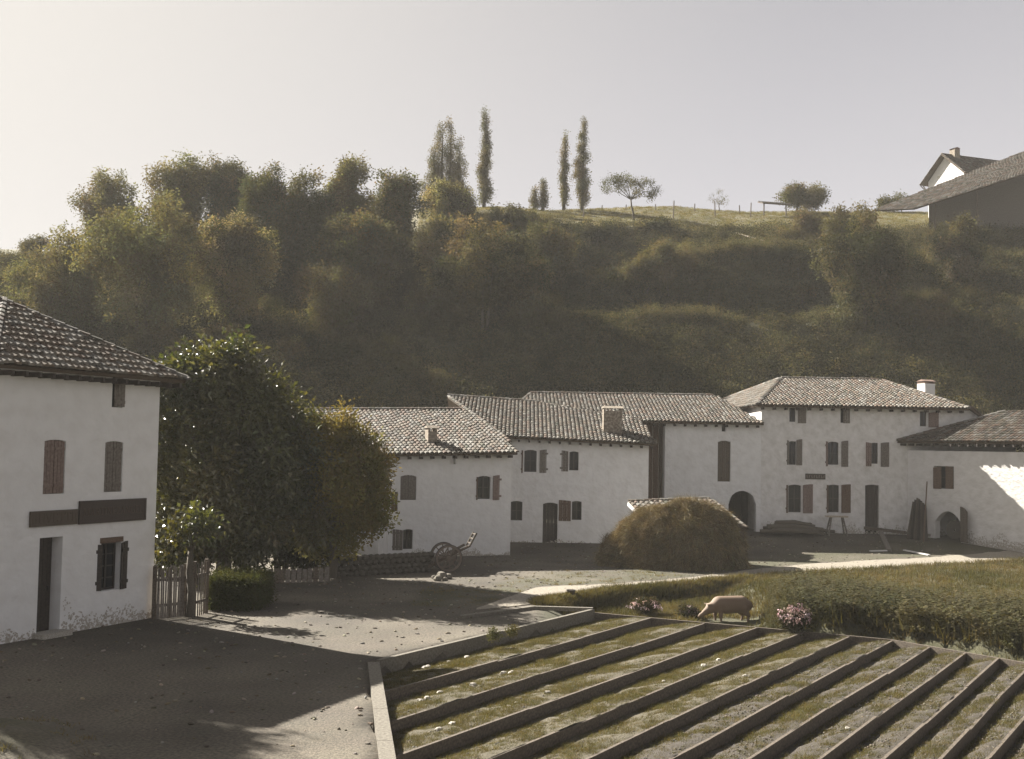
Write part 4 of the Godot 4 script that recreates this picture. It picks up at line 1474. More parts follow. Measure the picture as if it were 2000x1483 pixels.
func little_shed(r: RandomNumberGenerator) -> void:
	var a := at_d(1227, 981, 54.2)
	var b := at_d(1388, 975, 54.2)
	var c := at_d(1459, 1033, 51.0)
	var pl := Plane(a, b, c)
	var e := at_pl(1262, 1016, pl)
	var gnd := 0.0
	var t := thing("little_shed", Vector3((a.x + c.x) * 0.5, gnd, (a.z + c.z) * 0.5), "little tiled lean-to shed standing behind the haystack", "shed")
	roof(t, [a, b, c, e], c - b, r)
	ridge_caps(t, a, b, r, 0.1)
	ridge_caps(t, c, b, r, 0.08)
	var bb := tool()
	bar(bb, a + Vector3(-0.02, -0.08, 0.05), e + Vector3(-0.02, -0.08, 0.05), 0.04, 0.16)
	obj("barge_board", bb, M.linen, t)
	var st := tool()
	var m := Vector3(0, -0.14, 0)
	var k := [a + m + Vector3(0.25, 0, 0.1), b + m + Vector3(-0.2, 0, 0.1), c + m + Vector3(-0.22, 0, -0.25), e + m + Vector3(0.2, 0, -0.25)]
	for i in 4:
		var p: Vector3 = k[i]
		var q: Vector3 = k[(i + 1) % 4]
		plain_wall(st, p, q, gnd - 0.2, p.y, q.y)
	obj("wall", st, M.plaster_old, t)
	var ps := tool()
	var cc: Vector3 = k[2]
	bar(ps, Vector3(cc.x + 0.06, -0.1, cc.z + 0.06), Vector3(cc.x + 0.06, cc.y, cc.z + 0.06), 0.14, 0.14, Vector3.RIGHT)
	obj("post", ps, M.timber, t)
func ring(st: SurfaceTool, c: Vector3, ax: Vector3, r0: float, r1: float, half: float, n := 28) -> void:
	var u := ax.cross(Vector3.UP).normalized()
	var v := u.cross(ax).normalized()
	for i in n:
		var a := TAU * i / n
		var b := TAU * (i + 1) / n
		var p := func(t: float, rr: float, k: float) -> Vector3: return c + (u * cos(t) + v * sin(t)) * rr + ax * k
		quad(st, p.call(a, r1, -half), p.call(b, r1, -half), p.call(b, r1, half), p.call(a, r1, half))
		quad(st, p.call(a, r0, -half), p.call(a, r0, half), p.call(b, r0, half), p.call(b, r0, -half))
		quad(st, p.call(a, r0, half), p.call(a, r1, half), p.call(b, r1, half), p.call(b, r0, half))
		quad(st, p.call(a, r0, -half), p.call(b, r0, -half), p.call(b, r1, -half), p.call(a, r1, -half))
func cart(r: RandomNumberGenerator) -> void:
	var foot := at_y(876, 1119, 0.0)
	var rad := 0.54
	var ax := Vector3(0.22, 0, 0.975).normalized()
	var fw := Vector3(0.975, 0, -0.22).normalized()
	var c0 := Vector3(foot.x, rad + 0.01, foot.z)
	var t := thing("hand_cart", Vector3(c0.x, 0, c0.z) - ax * 0.6, "old two wheeled wooden cart with its shafts raised against the low house", "cart")
	for s in 2:
		var c := c0 - ax * (1.25 * s)
		var wn := Node3D.new()
		wn.name = "wheel"
		wn.position = c - orig[t]
		t.add_child(wn, true)
		orig[wn] = c
		var ty := tool()
		ring(ty, c, ax, rad - 0.025, rad, 0.035)
		obj("tyre", ty, M.iron, wn)
		var rm := tool()
		ring(rm, c, ax, rad - 0.10, rad - 0.026, 0.04)
		obj("rim", rm, M.wheel, wn)
		var hb := tool()
		tube(hb, [c - ax * 0.14, c + ax * 0.14], [0.085, 0.075], 10)
		obj("hub", hb, M.wheel, wn)
		var u := ax.cross(Vector3.UP).normalized()
		var v := u.cross(ax).normalized()
		for i in 10:
			var a := TAU * i / 10.0 + 0.2
			var sp := tool()
			var dv := u * cos(a) + v * sin(a)
			bar(sp, c + dv * 0.07, c + dv * (rad - 0.09), 0.04, 0.05, ax)
			obj("spoke", sp, M.wheel, wn)
	var mid := c0 - ax * 0.625
	var st := tool()
	tube(st, [c0 + ax * 0.1, c0 - ax * 1.35], [0.035, 0.035], 8)
	obj("axle", st, M.iron, t)
	var up := Vector3.UP
	var tip := (fw + up * 0.48).normalized()
	for s in [-0.42, 0.42]:
		var sh := tool()
		bar(sh, mid + ax * s - tip * 0.9 + up * 0.02, mid + ax * s + tip * 0.9 + up * 0.06, 0.07, 0.09)
		obj("shaft", sh, M.timber, t)
	for i in 6:
		var pl := tool()
		var k := mid - tip * (0.75 - 0.24 * i) + up * 0.1
		bar(pl, k - ax * 0.46, k + ax * 0.46, 0.2, 0.03, tip.cross(ax))
		obj("plank", pl, M.timber, t)
	var head := mid + tip * 0.95
	for s in [-0.3, 0.3]:
		var hn := tool()
		bar(hn, head + ax * s, head + ax * s + (fw * 0.45 + up * 0.85).normalized() * 0.62, 0.05, 0.07)
		obj("handle", hn, M.timber, t)
	for k in 3:
		var cr := tool()
		var p := head + (fw * 0.45 + up * 0.85).normalized() * (0.16 + 0.2 * k)
		bar(cr, p - ax * 0.32, p + ax * 0.32, 0.04, 0.04)
		obj("rung", cr, M.timber, t)
func capsule(p: Vector3, a: Vector3, b: Vector3, ra: float, rb: float) -> float:
	var ab := b - a
	var t := clampf((p - a).dot(ab) / ab.length_squared(), 0.0, 1.0)
	return p.distance_to(a + ab * t) - lerpf(ra, rb, t)
func nets(bones: Array, lo: Vector3, hi: Vector3, cell: float, k: float) -> ArrayMesh:
	var nx := int((hi.x - lo.x) / cell) + 2
	var ny := int((hi.y - lo.y) / cell) + 2
	var nzz := int((hi.z - lo.z) / cell) + 2
	var fld := PackedFloat32Array()
	fld.resize(nx * ny * nzz)
	fld.fill(1.0)
	for z in nzz:
		for y in ny:
			for x in nx:
				var p := lo + Vector3(x, y, z) * cell
				var v := 1.0
				for b in bones:
					var d := capsule(p, b[0], b[1], b[2], b[3])
					if d < v + k:
						var h := clampf(0.5 + 0.5 * (v - d) / k, 0.0, 1.0)
						v = lerpf(v, d, h) - k * h * (1.0 - h)
				fld[(z * ny + y) * nx + x] = v
	var vid := PackedInt32Array()
	vid.resize(nx * ny * nzz)
	vid.fill(-1)
	var st := tool(true)
	var count := 0
	for z in nzz - 1:
		for y in ny - 1:
			for x in nx - 1:
				var acc := Vector3.ZERO
				var n := 0
				for e in 12:
					var axs := e / 4
					var o := Vector3i.ZERO
					o[(axs + 1) % 3] = e % 2
					o[(axs + 2) % 3] = (e / 2) % 2
					var q := o
					q[axs] = 1
					var fa := fld[((z + o.z) * ny + y + o.y) * nx + x + o.x]
					var fb := fld[((z + q.z) * ny + y + q.y) * nx + x + q.x]
					if (fa < 0.0) != (fb < 0.0):
						acc += Vector3(o).lerp(Vector3(q), fa / (fa - fb))
						n += 1
				if n:
					st.add_vertex(lo + (Vector3(x, y, z) + acc / n) * cell)
					vid[(z * ny + y) * nx + x] = count
					count += 1
	var step := [1, nx, nx * ny]
	for z in range(1, nzz - 1):
		for y in range(1, ny - 1):
			for x in range(1, nx - 1):
				var i := (z * ny + y) * nx + x
				for a in 3:
					var fa := fld[i]
					var fb := fld[i + step[a]]
					if (fa < 0.0) == (fb < 0.0):
						continue
					var u: int = step[(a + 1) % 3]
					var v: int = step[(a + 2) % 3]
					var q := [vid[i], vid[i - u], vid[i - u - v], vid[i - v]]
					if q.min() < 0:
						continue
					var order := [0, 1, 2, 0, 2, 3] if fa >= 0.0 else [0, 2, 1, 0, 3, 2]
					for w in order:
						st.add_index(q[w])
	return finish(st)
func pig() -> void:
	var foot := on_ground(1424, 1214)
	pig_at = Vector2(foot.x, -foot.z)
	var t := thing("pig", foot, "tan pig rooting with lowered head at the foot of the road bank", "pig")
	var V := func(x, y, z) -> Vector3: return Vector3(x, y, z)
	var b := [[V.call(-0.36, 0.60, 0), V.call(0.42, 0.63, 0), 0.27, 0.26], [V.call(-0.1, 0.53, 0), V.call(0.3, 0.54, 0), 0.27, 0.25], [V.call(0.42, 0.6, 0), V.call(0.62, 0.55, 0), 0.25, 0.21],
		[V.call(-0.36, 0.58, 0), V.call(-0.66, 0.46, 0), 0.24, 0.17], [V.call(-0.66, 0.45, 0), V.call(-0.86, 0.32, 0), 0.165, 0.10], [V.call(-0.86, 0.31, 0), V.call(-1.02, 0.20, 0), 0.085, 0.062], [V.call(-1.0, 0.215, 0), V.call(-1.04, 0.185, 0), 0.07, 0.066],
		[V.call(0.80, 0.62, 0.0), V.call(0.86, 0.48, 0.03), 0.022, 0.015]]
	for s in [-1.0, 1.0]:
		b.append([V.call(-0.70, 0.56, 0.10 * s), V.call(-0.84, 0.60, 0.19 * s), 0.05, 0.02])
		var o: float = 0.06 * s
		b.append([V.call(-0.38 + o, 0.42, 0.13 * s), V.call(-0.40 + o, 0.23, 0.14 * s), 0.11, 0.06])
		b.append([V.call(-0.40 + o, 0.23, 0.14 * s), V.call(-0.39 + o, 0.04, 0.14 * s), 0.055, 0.045])
		b.append([V.call(0.46 + o, 0.46, 0.13 * s), V.call(0.50 + o, 0.32, 0.15 * s), 0.17, 0.10])
		b.append([V.call(0.50 + o, 0.34, 0.15 * s), V.call(0.60 + o, 0.23, 0.15 * s), 0.09, 0.055])
		b.append([V.call(0.60 + o, 0.23, 0.15 * s), V.call(0.56 + o, 0.04, 0.15 * s), 0.052, 0.045])
	var mesh := nets(b, Vector3(-1.16, -0.05, -0.40), Vector3(0.96, 0.98, 0.40), 0.03, 0.055)
	piece("body", mesh, M.pig, t, Transform3D(Basis(Vector3.UP, 0.12).scaled(Vector3.ONE * 0.92), foot + Vector3.DOWN * 0.02))
	for s in [-1.0, 1.0]:
		var e := rough_rock(Vector3.ONE * 0.016, 3)
		piece("eye", e, M.iron, t, Transform3D(Basis(), foot + Basis(Vector3.UP, 0.12) * (Vector3(-0.80, 0.42, 0.115 * s) * 0.92)))
func plank_thing(called: String, a: Vector3, b: Vector3, w: float, h: float, mat: Material, label: String, cat: String, group := "") -> void:
	var st := tool()
	bar(st, a, b, w, h)
	var o := obj(called, st, mat)
	tag(o, label, cat, group)
func fence(called: String, a: Vector3, b: Vector3, h: float, n: int, w: float, label: String, r: RandomNumberGenerator, pointed := true) -> void:
	var t := thing(called, Vector3((a.x + b.x) * 0.5, 0, (a.z + b.z) * 0.5), label, "fence")
	var f := face(a, b)
	var st := tool()
	hexa(st, [Vector3(-w * 0.5, -0.05, 0.01), Vector3(w * 0.5, -0.05, 0.01), Vector3(w * 0.5, -0.05, -0.01), Vector3(-w * 0.5, -0.05, -0.01),
		Vector3(-w * 0.5 * 0.7, h, 0.01), Vector3(w * 0.5 * 0.7, h, 0.01), Vector3(w * 0.5 * 0.7, h, -0.01), Vector3(-w * 0.5 * 0.7, h, -0.01)] if pointed else [Vector3(-w * 0.5, -0.05, 0.01), Vector3(w * 0.5, -0.05, 0.01), Vector3(w * 0.5, -0.05, -0.01), Vector3(-w * 0.5, -0.05, -0.01),
		Vector3(-w * 0.5, h, 0.01), Vector3(w * 0.5, h, 0.01), Vector3(w * 0.5, h, -0.01), Vector3(-w * 0.5, h, -0.01)])
	var mesh := finish(st)
	for i in n:
		var p := fp(f, f.l * (i + 0.5) / n, r.randf_range(-0.04, 0.03), 0.04)
		piece("picket" if pointed else "plank", mesh, M.wood_grey if r.randf() < 0.7 else M.timber, t, Transform3D(Basis(f.u, Vector3.UP, f.n) * Basis(Vector3.BACK, r.randf_range(-0.03, 0.03)), p))
	for y in [0.25, 0.75]:
		var rl := tool()
		bar(rl, fp(f, 0, h * y), fp(f, f.l, h * y), 0.04, 0.08)
		obj("rail", rl, M.timber, t)
	for s in [0.0, f.l]:
		var ps := tool()
		bar(ps, fp(f, s, -0.1, -0.06), fp(f, s, h * 1.02, -0.06), 0.1, 0.1, Vector3.RIGHT)
		obj("post", ps, M.timber, t)
func yard(f: Dictionary, d: float, ef: Dictionary, r: RandomNumberGenerator) -> void:
	# trestle
	var c := on_ground(1634, 1046)
	var h := at_d(1634, 1008, -c.z).y
	var t := thing("trestle", c, "wooden trestle stand with splayed legs before the big house", "trestle")
	var st := tool()
	block(st, Vector3(c.x, h - 0.03, c.z), Vector3(0.55, 0, 0), Vector3(0, 0.035, 0), Vector3(0, 0, 0.28))
	obj("top", st, M.wood_pale, t)
	for sx in [-1, 1]:
		for sz in [-1, 1]:
			var lg := tool()
			bar(lg, Vector3(c.x + 0.3 * sx, h - 0.05, c.z + 0.12 * sz), Vector3(c.x + 0.5 * sx, c.y - 0.02, c.z + 0.32 * sz), 0.07, 0.07, Vector3.RIGHT)
			obj("leg", lg, M.wood_grey, t)
		var cr := tool()
		bar(cr, Vector3(c.x + 0.39 * sx, lerpf(c.y, h, 0.5), c.z - 0.22), Vector3(c.x + 0.39 * sx, lerpf(c.y, h, 0.5), c.z + 0.22), 0.05, 0.05)
		obj("brace", cr, M.wood_grey, t)
	# sawn timber lying about
	var P := func(x, y, up) -> Vector3:
		var p := on_ground(x, y)
		return p + Vector3.UP * up
	plank_thing("plank", P.call(1700, 1079, 0.05), P.call(1732, 1078, 0.05), 0.2, 0.05, M.linen, "short bright plank lying at the sunny edge of the timber yard", "plank")
	plank_thing("plank", P.call(1766, 1077, 0.05), P.call(1815, 1087, 0.05), 0.16, 0.05, M.linen, "long bright plank lying askew near the road by the arch", "plank")
	plank_thing("beam", P.call(1720, 1050, 0.3), P.call(1737, 1079, 0.08), 0.22, 0.1, M.wood_grey, "grey beam pointing at the road, resting on the log heap", "beam")
	plank_thing("beam", P.call(1655, 1040, 0.35), P.call(1768, 1052, 0.3), 0.18, 0.16, M.timber, "long dark squared beam laid across the yard", "beam")
	plank_thing("beam", P.call(1766, 1049, 0.22), P.call(1816, 1055, 0.22), 0.3, 0.12, M.wood_grey, "weathered thick plank beside the leaning boards", "beam")
	for i in 13:                                         # logs along the foot of the house
		var row := 0 if i < 6 else (1 if i < 10 else 2)
		var k: int = i - [0, 6, 10][row]
		var x0 := 1484.0 + r.randf_range(0, 26) + row * 12
		var x1 := 1600.0 + r.randf_range(-14, 34) - row * 16
		var a := at_d(x0, 1030, d - 0.5 - 0.32 * k - 0.16 * row)
		var b := at_d(x1, 1030, d - 0.7 - 0.32 * k - 0.16 * row)
		var y := 0.62 + 0.15 + row * 0.26
		var lg := tool()
		var rr := r.randf_range(0.09, 0.15)
		y -= 0.08 * row
		tube(lg, [Vector3(a.x, y + r.randf_range(-0.04, 0.04), a.z), Vector3((a.x + b.x) * 0.5, y + r.randf_range(0.0, 0.08), (a.z + b.z) * 0.5 + r.randf_range(-0.1, 0.1)), Vector3(b.x, y - r.randf_range(0.0, 0.25), b.z + r.randf_range(-0.5, 0.7))], [rr, rr * 0.95, rr * 0.7], 8)
		var o := obj("log", lg, M.bark)
		tag(o, "barked log in the heap along the foot of the big house", "log", "logs heaped by the big house")
	# boards leaning in the corner
	for i in 6:
		var x := 1774.0 + i * 7.0
		var a := at_d(x, 1043, d - 1.9 - 0.12 * i)
		a.y = land(a.x, -a.z)
		var b := at_d(1786.0 + i * 4.0, 974.0 + absf(i - 2) * 4.0, d - 0.75 - 0.14 * i)
		var st2 := tool()
		bar(st2, a, b, 0.24, 0.035, Vector3(0.4, 0, 1))
		var o := obj("leaning_board", st2, M.wood_dark if i % 2 else M.timber)
		tag(o, "dark board leaning upright in the corner beside the arched house", "board", "boards leaning in the corner")
	var pa := at_d(1804, 1040, d - 3.0)
	pa.y = land(pa.x, -pa.z)
	plank_thing("leaning_pole", pa, at_d(1811, 941, d - 1.7), 0.06, 0.06, M.wood_brown, "thin brown pole leaning on the arched house wall", "pole")
	# grindstone in the archway
	var gc: Vector3 = at_pl(1852, 1050, ef.pl) - ef.n * 0.6
	gc.y = land(gc.x, -gc.z) + 0.52
	var gs := tool()
	ring(gs, gc, ef.n, 0.06, 0.5, 0.06, 24)
	var go := obj("grindstone", gs, M.wall_stone)
	tag(go, "round grey grindstone standing inside the arched doorway", "grindstone")
	# bucket on the road
	var bk := on_ground(1115, 1168)
	var bt := thing("bucket", bk, "small dark bucket standing at the edge of the road", "bucket")
	var bs := tool()
	tube(bs, [bk + Vector3.DOWN * 0.01, bk + Vector3.UP * 0.24], [0.11, 0.145], 12)
	obj("pail", bs, M.pot, bt)
	var rm := tool()
	ring(rm, bk + Vector3.UP * 0.24, Vector3(0.001, 1, 0).normalized(), 0.125, 0.155, 0.012, 14)
	obj("rim", rm, M.iron, bt)
	# rubble by the cart
	for i in 5:
		var p := on_ground(848 + i * 7, 1131 + (i % 2) * 4)
		var s := 0.09 + 0.05 * (i % 3)
		var o := piece("rubble_stone", rough_rock(Vector3(s * 1.3, s, s), 40 + i), M.concrete, self, Transform3D(Basis(Vector3.UP, i * 1.1), p + Vector3.UP * s * 0.5))
		tag(o, "rough stone in the small heap in front of the cart", "stone", "stones before the cart")
	fence("picket_fence", at_y(302, 1209, 0), at_y(362, 1202, 0), 1.42, 15, 0.055, "grey picket fence joined to the corner house wall", r)
	fence("picket_gate", at_y(381, 1203, 0), at_y(404, 1196, 0), 1.5, 6, 0.05, "narrow tall picket gate between the slim tree and hedge", r)
	fence("plank_fence", at_y(500, 1141, 0), at_y(642, 1136, 0), 0.5, 13, 0.16, "low plank fence in the shade behind the clipped hedge", r, false)
	var w0 := at_y(650, 1128, 0)
	var w1 := at_y(846, 1117, 0)
	var wt := thing("low_wall", (w0 + w1) * 0.5, "low dark rubble wall in front of the low house beside the cart", "wall")
	var row := 0
	while row < 4:
		var n := 16
		for i in n:
			var u := (i + (0.5 if row % 2 else 0.0) + 0.5) / (n + 0.5)
			var p := w0.lerp(w1, u) + Vector3(0, 0.1 + row * 0.19, r.randf_range(-0.03, 0.03))
			piece("stone", M.blocks[(i * 3 + row) % M.blocks.size()], M.wall_stone, wt, Transform3D(Basis(Vector3.UP, r.randf_range(-0.15, 0.15) - 0.25), p))
		row += 1

# ---------------------------------------------------------------- plants
func bush(called: String, label: String, cat: String, group: String, bx: float, by: float, ty: float, hw: float, mesh: Mesh, mat: Material, col: Color, size: float, r: RandomNumberGenerator, dens := 1.0, second := Color(0, 0, 0), loose := 0.5) -> Node3D:
	var p := on_ground(bx, by)
	var d := -p.z
	var top := at_d(bx, ty, d - 0.3).y
	var h := maxf(top - p.y, 0.5)
	var rx := hw / F * d
	var t := thing(called, p, label, cat, group)
	var c := p + Vector3(0, h * 0.44, 0)
	var rad := Vector3(rx, h * 0.58, minf(rx, h * 0.9) * 0.85)
	var lb := lobes_in(c, rad, int(clampf(rx * h * 1.3, 8, 30)), r, loose * 0.72)
	for i in int(clampf(rx * h * 1.2, 8, 34)):            # sprays that stand out of the outline
		var v := Vector3(r.randfn(), absf(r.randfn()) * 0.9 + 0.1, r.randfn()).normalized()
		var w := r.randf_range(0.10, 0.24) * minf(rad.x, rad.y) + 0.12
		lb.append([c + v * rad * r.randf_range(0.72, 1.06), Vector3(w, w * r.randf_range(0.8, 1.8), w)])
	crown(t, "foliage", lb, int(clampf((80.0 if group == "" else 50.0) * rx * h * dens, 60, 1750)), mesh, mat, col, size, r, 0.5, second)
	var st := tool()
	for i in 3:
		var q := p + Vector3(r.randf_range(-0.25, 0.25) * rx, 0, r.randf_range(-0.2, 0.2) * rx)
		tube(st, [q + Vector3.DOWN * 0.3, q + Vector3(r.randf_range(-0.1, 0.1) * rx, h * 0.35, 0), q + Vector3(r.randf_range(-0.4, 0.4) * rx, h * 0.75, r.randf_range(-0.3, 0.3) * rx)], [0.08 + 0.012 * h, 0.06, 0.02], 5)
	obj("stem", st, M.bark, t)
	return t
func limb_tree(t: Node3D, base: Vector3, fork: Vector3, tips: Array, r0: float, r1: float) -> void:
	var st := tool(true)
	tube(st, [base + Vector3.DOWN * 0.2, base.lerp(fork, 0.33) + Vector3(0.05, 0, 0.03), base.lerp(fork, 0.66) + Vector3(-0.03, 0, 0), fork], [r0 * 1.25, r0, r0 * 0.85, r1], 9)
	var trunk := obj("trunk", st, M.bark, t)
	for q in tips:
		var b := tool(true)
		var m := fork.lerp(q, 0.5) + Vector3(0, (q - fork).length() * 0.08, 0)
		tube(b, [fork - (fork - base).normalized() * 0.1, m, q], [r1 * 0.7, r1 * 0.4, r1 * 0.12], 6)
		obj("branch", b, M.bark, trunk)
func poplar(bx: float, by: float, ty: float, hw: float, stems: int, label: String, r: RandomNumberGenerator) -> void:
	var p := on_ground(bx, by)
	var d := -p.z
	var h := at_d(bx, ty, d).y - p.y
	var rx := hw / F * d
	var t := thing("poplar_tree", p, label, "tree")
	var lb := []
	var st := tool(true)
	for s in stems:
		var off := 0.0 if stems == 1 else lerpf(-0.55, 0.55, float(s) / (stems - 1)) * rx
		var hs: float = h * (1.0 if stems == 1 else [0.72, 0.97, 1.0, 0.80][s % 4])
		var ws := rx if stems == 1 else rx * 0.66
		var q := p + Vector3(off, 0, r.randf_range(-0.4, 0.4))
		tube(st, [q + Vector3.DOWN * 0.3, q + Vector3(0.05, hs * 0.5, 0), q + Vector3(0.1, hs * 0.95, 0)], [0.2, 0.12, 0.02], 6)
		var n := 17
		for i in n:
			var v := (i + 0.5) / n
			var w := ws * (0.5 + 0.5 * sin(PI * pow(v, 0.6))) * (1.0 - 0.62 * v)
			lb.append([q + Vector3(r.randf_range(-0.6, 0.6) * w, hs * (0.05 + 0.95 * v), r.randf_range(-0.5, 0.5) * w), Vector3(w * r.randf_range(0.5, 0.95), hs / n * 1.15, w * 0.7)])
	crown(t, "crown", lb, int(60.0 * rx * h) + 60, LM.poplar[0], M.leaf, Color(0.15, 0.135, 0.075), 0.7, r, 0.3)
	obj("trunk", st, M.bark, t)
func big_trees(r: RandomNumberGenerator) -> void:
	# the broad glossy tree behind the fence
	var d := 43.0
	var c := at_d(455, 900, d)
	var base := Vector3(at_d(440, 1000, d).x, 0, -d)
	var t := thing("broad_tree", base, "broad dense tree with large glossy leaves beside the corner house", "tree")
	var k := d / F
	var lb := []
	# main masses, [px, py, half width px, half height px, dz]
	for q in [[350, 770, 60, 75, 0.4], [410, 750, 70, 65, -0.6], [460, 740, 55, 50, 0.8], [340, 880, 62, 90, 0.9], [430, 860, 90, 90, -0.3], [510, 800, 60, 60, 0.3], [550, 850, 55, 60, -0.5], [345, 1000, 55, 70, 0.6],
			[430, 980, 90, 90, 0.9], [530, 950, 80, 90, 0.2], [590, 930, 55, 80, -1.0], [480, 1050, 90, 40, 0.0], [370, 1060, 55, 35, 0.3], [585, 1030, 55, 45, -0.6], [440, 900, 110, 130, -1.6],
			[360, 705, 26, 24, 0.0], [425, 698, 22, 22, 0.3], [460, 692, 16, 24, -0.3], [530, 745, 22, 20, 0.1], [565, 790, 20, 22, 0.0]]:
		var p := at_d(q[0], q[1], d)
		p.z += q[4]
		lb.append([p, Vector3(q[2] * k, q[3] * k, maxf(q[2] * k * 0.85, 0.35)) * 0.84])
	for i in 46:
		var u: Array = lb[r.randi() % 15]
		var v := Vector3(r.randfn(), r.randfn() * 0.7 + 0.7, r.randfn()).normalized()
		var w := r.randf_range(0.14, 0.34)
		lb.append([u[0] + v * (u[1] as Vector3) * r.randf_range(0.95, 1.25), Vector3(w, w * r.randf_range(0.9, 1.9), w)])
	crown(t, "crown", lb, 2900, LM.chestnut[0], M.leaf_gloss, Color(0.07, 0.075, 0.024), 0.95, r, 0.3, Color(0.10, 0.092, 0.03))
	var tips := []
	for q in [[350, 800], [420, 760], [480, 780], [540, 860], [330, 950], [590, 960], [470, 900]]:
		tips.append(at_d(q[0], q[1], d + r.randf_range(-1, 1)))
	limb_tree(t, base, base + Vector3(-0.1, 2.3, 0), tips, 0.26, 0.2)
	# lighter, finer tree to its right
	d = 44.6
	k = d / F
	base = Vector3(at_d(650, 1000, d).x, 0, -d)
	t = thing("light_tree", base, "lighter yellowish tree in front of the low house's tiled roof", "tree")
	lb = []
	for q in [[640, 850, 55, 40, 0.0], [600, 880, 50, 60, 0.4], [690, 880, 55, 50, -0.3], [720, 930, 45, 55, 0.3], [650, 950, 80, 70, 0.6], [735, 990, 30, 45, 0.2], [690, 1020, 60, 50, 0.0], [610, 1000, 70, 60, -0.6], [640, 1060, 70, 35, 0.0],
			[672, 812, 14, 14, 0.0], [612, 815, 16, 18, 0.2], [750, 905, 16, 22, 0.1], [752, 1020, 18, 20, 0.0]]:
		var p := at_d(q[0], q[1], d)
		p.z += q[4]
		lb.append([p, Vector3(q[2] * k, q[3] * k, maxf(q[2] * k * 0.85, 0.3)) * 0.86])
	for i in 30:
		var u: Array = lb[r.randi() % 9]
		var v := Vector3(r.randfn(), r.randfn() * 0.7 + 0.5, r.randfn()).normalized()
		var w := r.randf_range(0.12, 0.28)
		lb.append([u[0] + v * (u[1] as Vector3) * r.randf_range(0.95, 1.2), Vector3(w, w * r.randf_range(0.9, 1.6), w)])
	crown(t, "crown", lb, 1350, LM.small[0], M.leaf, Color(0.165, 0.152, 0.055), 1.0, r, 0.3, Color(0.23, 0.185, 0.07))
	tips = []
	for q in [[610, 870], [660, 850], [710, 900], [735, 980], [600, 980]]:
		tips.append(at_d(q[0], q[1], d))
	limb_tree(t, base, base + Vector3(0.1, 1.8, 0), tips, 0.16, 0.12)
	# tree behind the corner house, out of the picture, whose shadow lies across the near yard
	var sc := Vector3(-19.9, 11.0, -31.9)
	t = thing("shade_tree", Vector3(sc.x, 0, sc.z), "tall tree standing behind the corner house, shading the yard", "tree")
	crown(t, "crown", lobes_in(sc, Vector3(2.7, 2.8, 2.6), 20, r, 0.42), 1100, LM.bramble[0], M.leaf, Color(0.075, 0.075, 0.028), 0.9, r, 0.2)
	limb_tree(t, Vector3(sc.x, 0, sc.z), sc + Vector3(0, -3.0, 0), [sc + Vector3(1.5, 0.5, 0.5), sc + Vector3(-1.5, 1, -0.5), sc + Vector3(0.2, 2, 0.8)], 0.3, 0.2)
	# slim tree at the fence
	d = 35.2
	base = at_y(372, 1203, 0)
	t = thing("slim_tree", base, "slim young tree with a bare trunk at the end of the picket fence", "tree")
	var f := at_d(372, 1075, -base.z)
	lb = []
	k = -base.z / F
	for q in [[350, 1040, 26, 22, 0.0], [400, 1030, 26, 22, 0.2], [376, 1015, 22, 20, -0.2]]:
		var p := at_d(q[0], q[1], -base.z)
		p.z += q[4]
		lb.append([p, Vector3(q[2] * k, q[3] * k, q[2] * k)])
	crown(t, "crown", lb, 46, LM.chestnut[1], M.leaf_gloss, Color(0.065, 0.068, 0.022), 0.8, r, 0.2)
	limb_tree(t, base, f, [at_d(345, 1035, -base.z), at_d(400, 1025, -base.z), at_d(376, 1010, -base.z)], 0.12, 0.07)
	# clipped hedge
	var h0 := at_y(397, 1195, 0)
	var h1 := at_y(506, 1191, 0)
	var hh := at_d(450, 1133, -h0.z).y
	t = thing("clipped_hedge", Vector3((h0.x + h1.x) * 0.5, 0, h0.z - 1.0), "square clipped dark hedge at the edge of the yard", "hedge")
	var st := tool()
	var mid := Vector3((h0.x + h1.x) * 0.5, hh * 0.5 - 0.03, (h0.z + h1.z) * 0.5 - 1.1)
	block(st, mid, Vector3((h1.x - h0.x) * 0.5 - 0.12, 0, 0), Vector3(0, hh * 0.5 - 0.1, 0), Vector3(0, 0, 1.0))
	obj("branches", st, M.hill, t)
	var ts := []
	var cs := []
	for i in 1300:
		var u := Vector3(r.randf_range(-1, 1), r.randf_range(-1, 1), r.randf_range(-1, 1))
		var a := r.randi() % 3
		u[a] = signf(u[a])
		ts.append(Transform3D(spin(r).scaled(Vector3.ONE * r.randf_range(0.35, 0.6)), mid + u * Vector3((h1.x - h0.x) * 0.5 - 0.08, hh * 0.5 - 0.08, 1.05)))
		cs.append(tint(r, Color(0.06, 0.066, 0.024), 0.25))
	baked("foliage", LM.small[1], M.leaf, t, ts, cs)
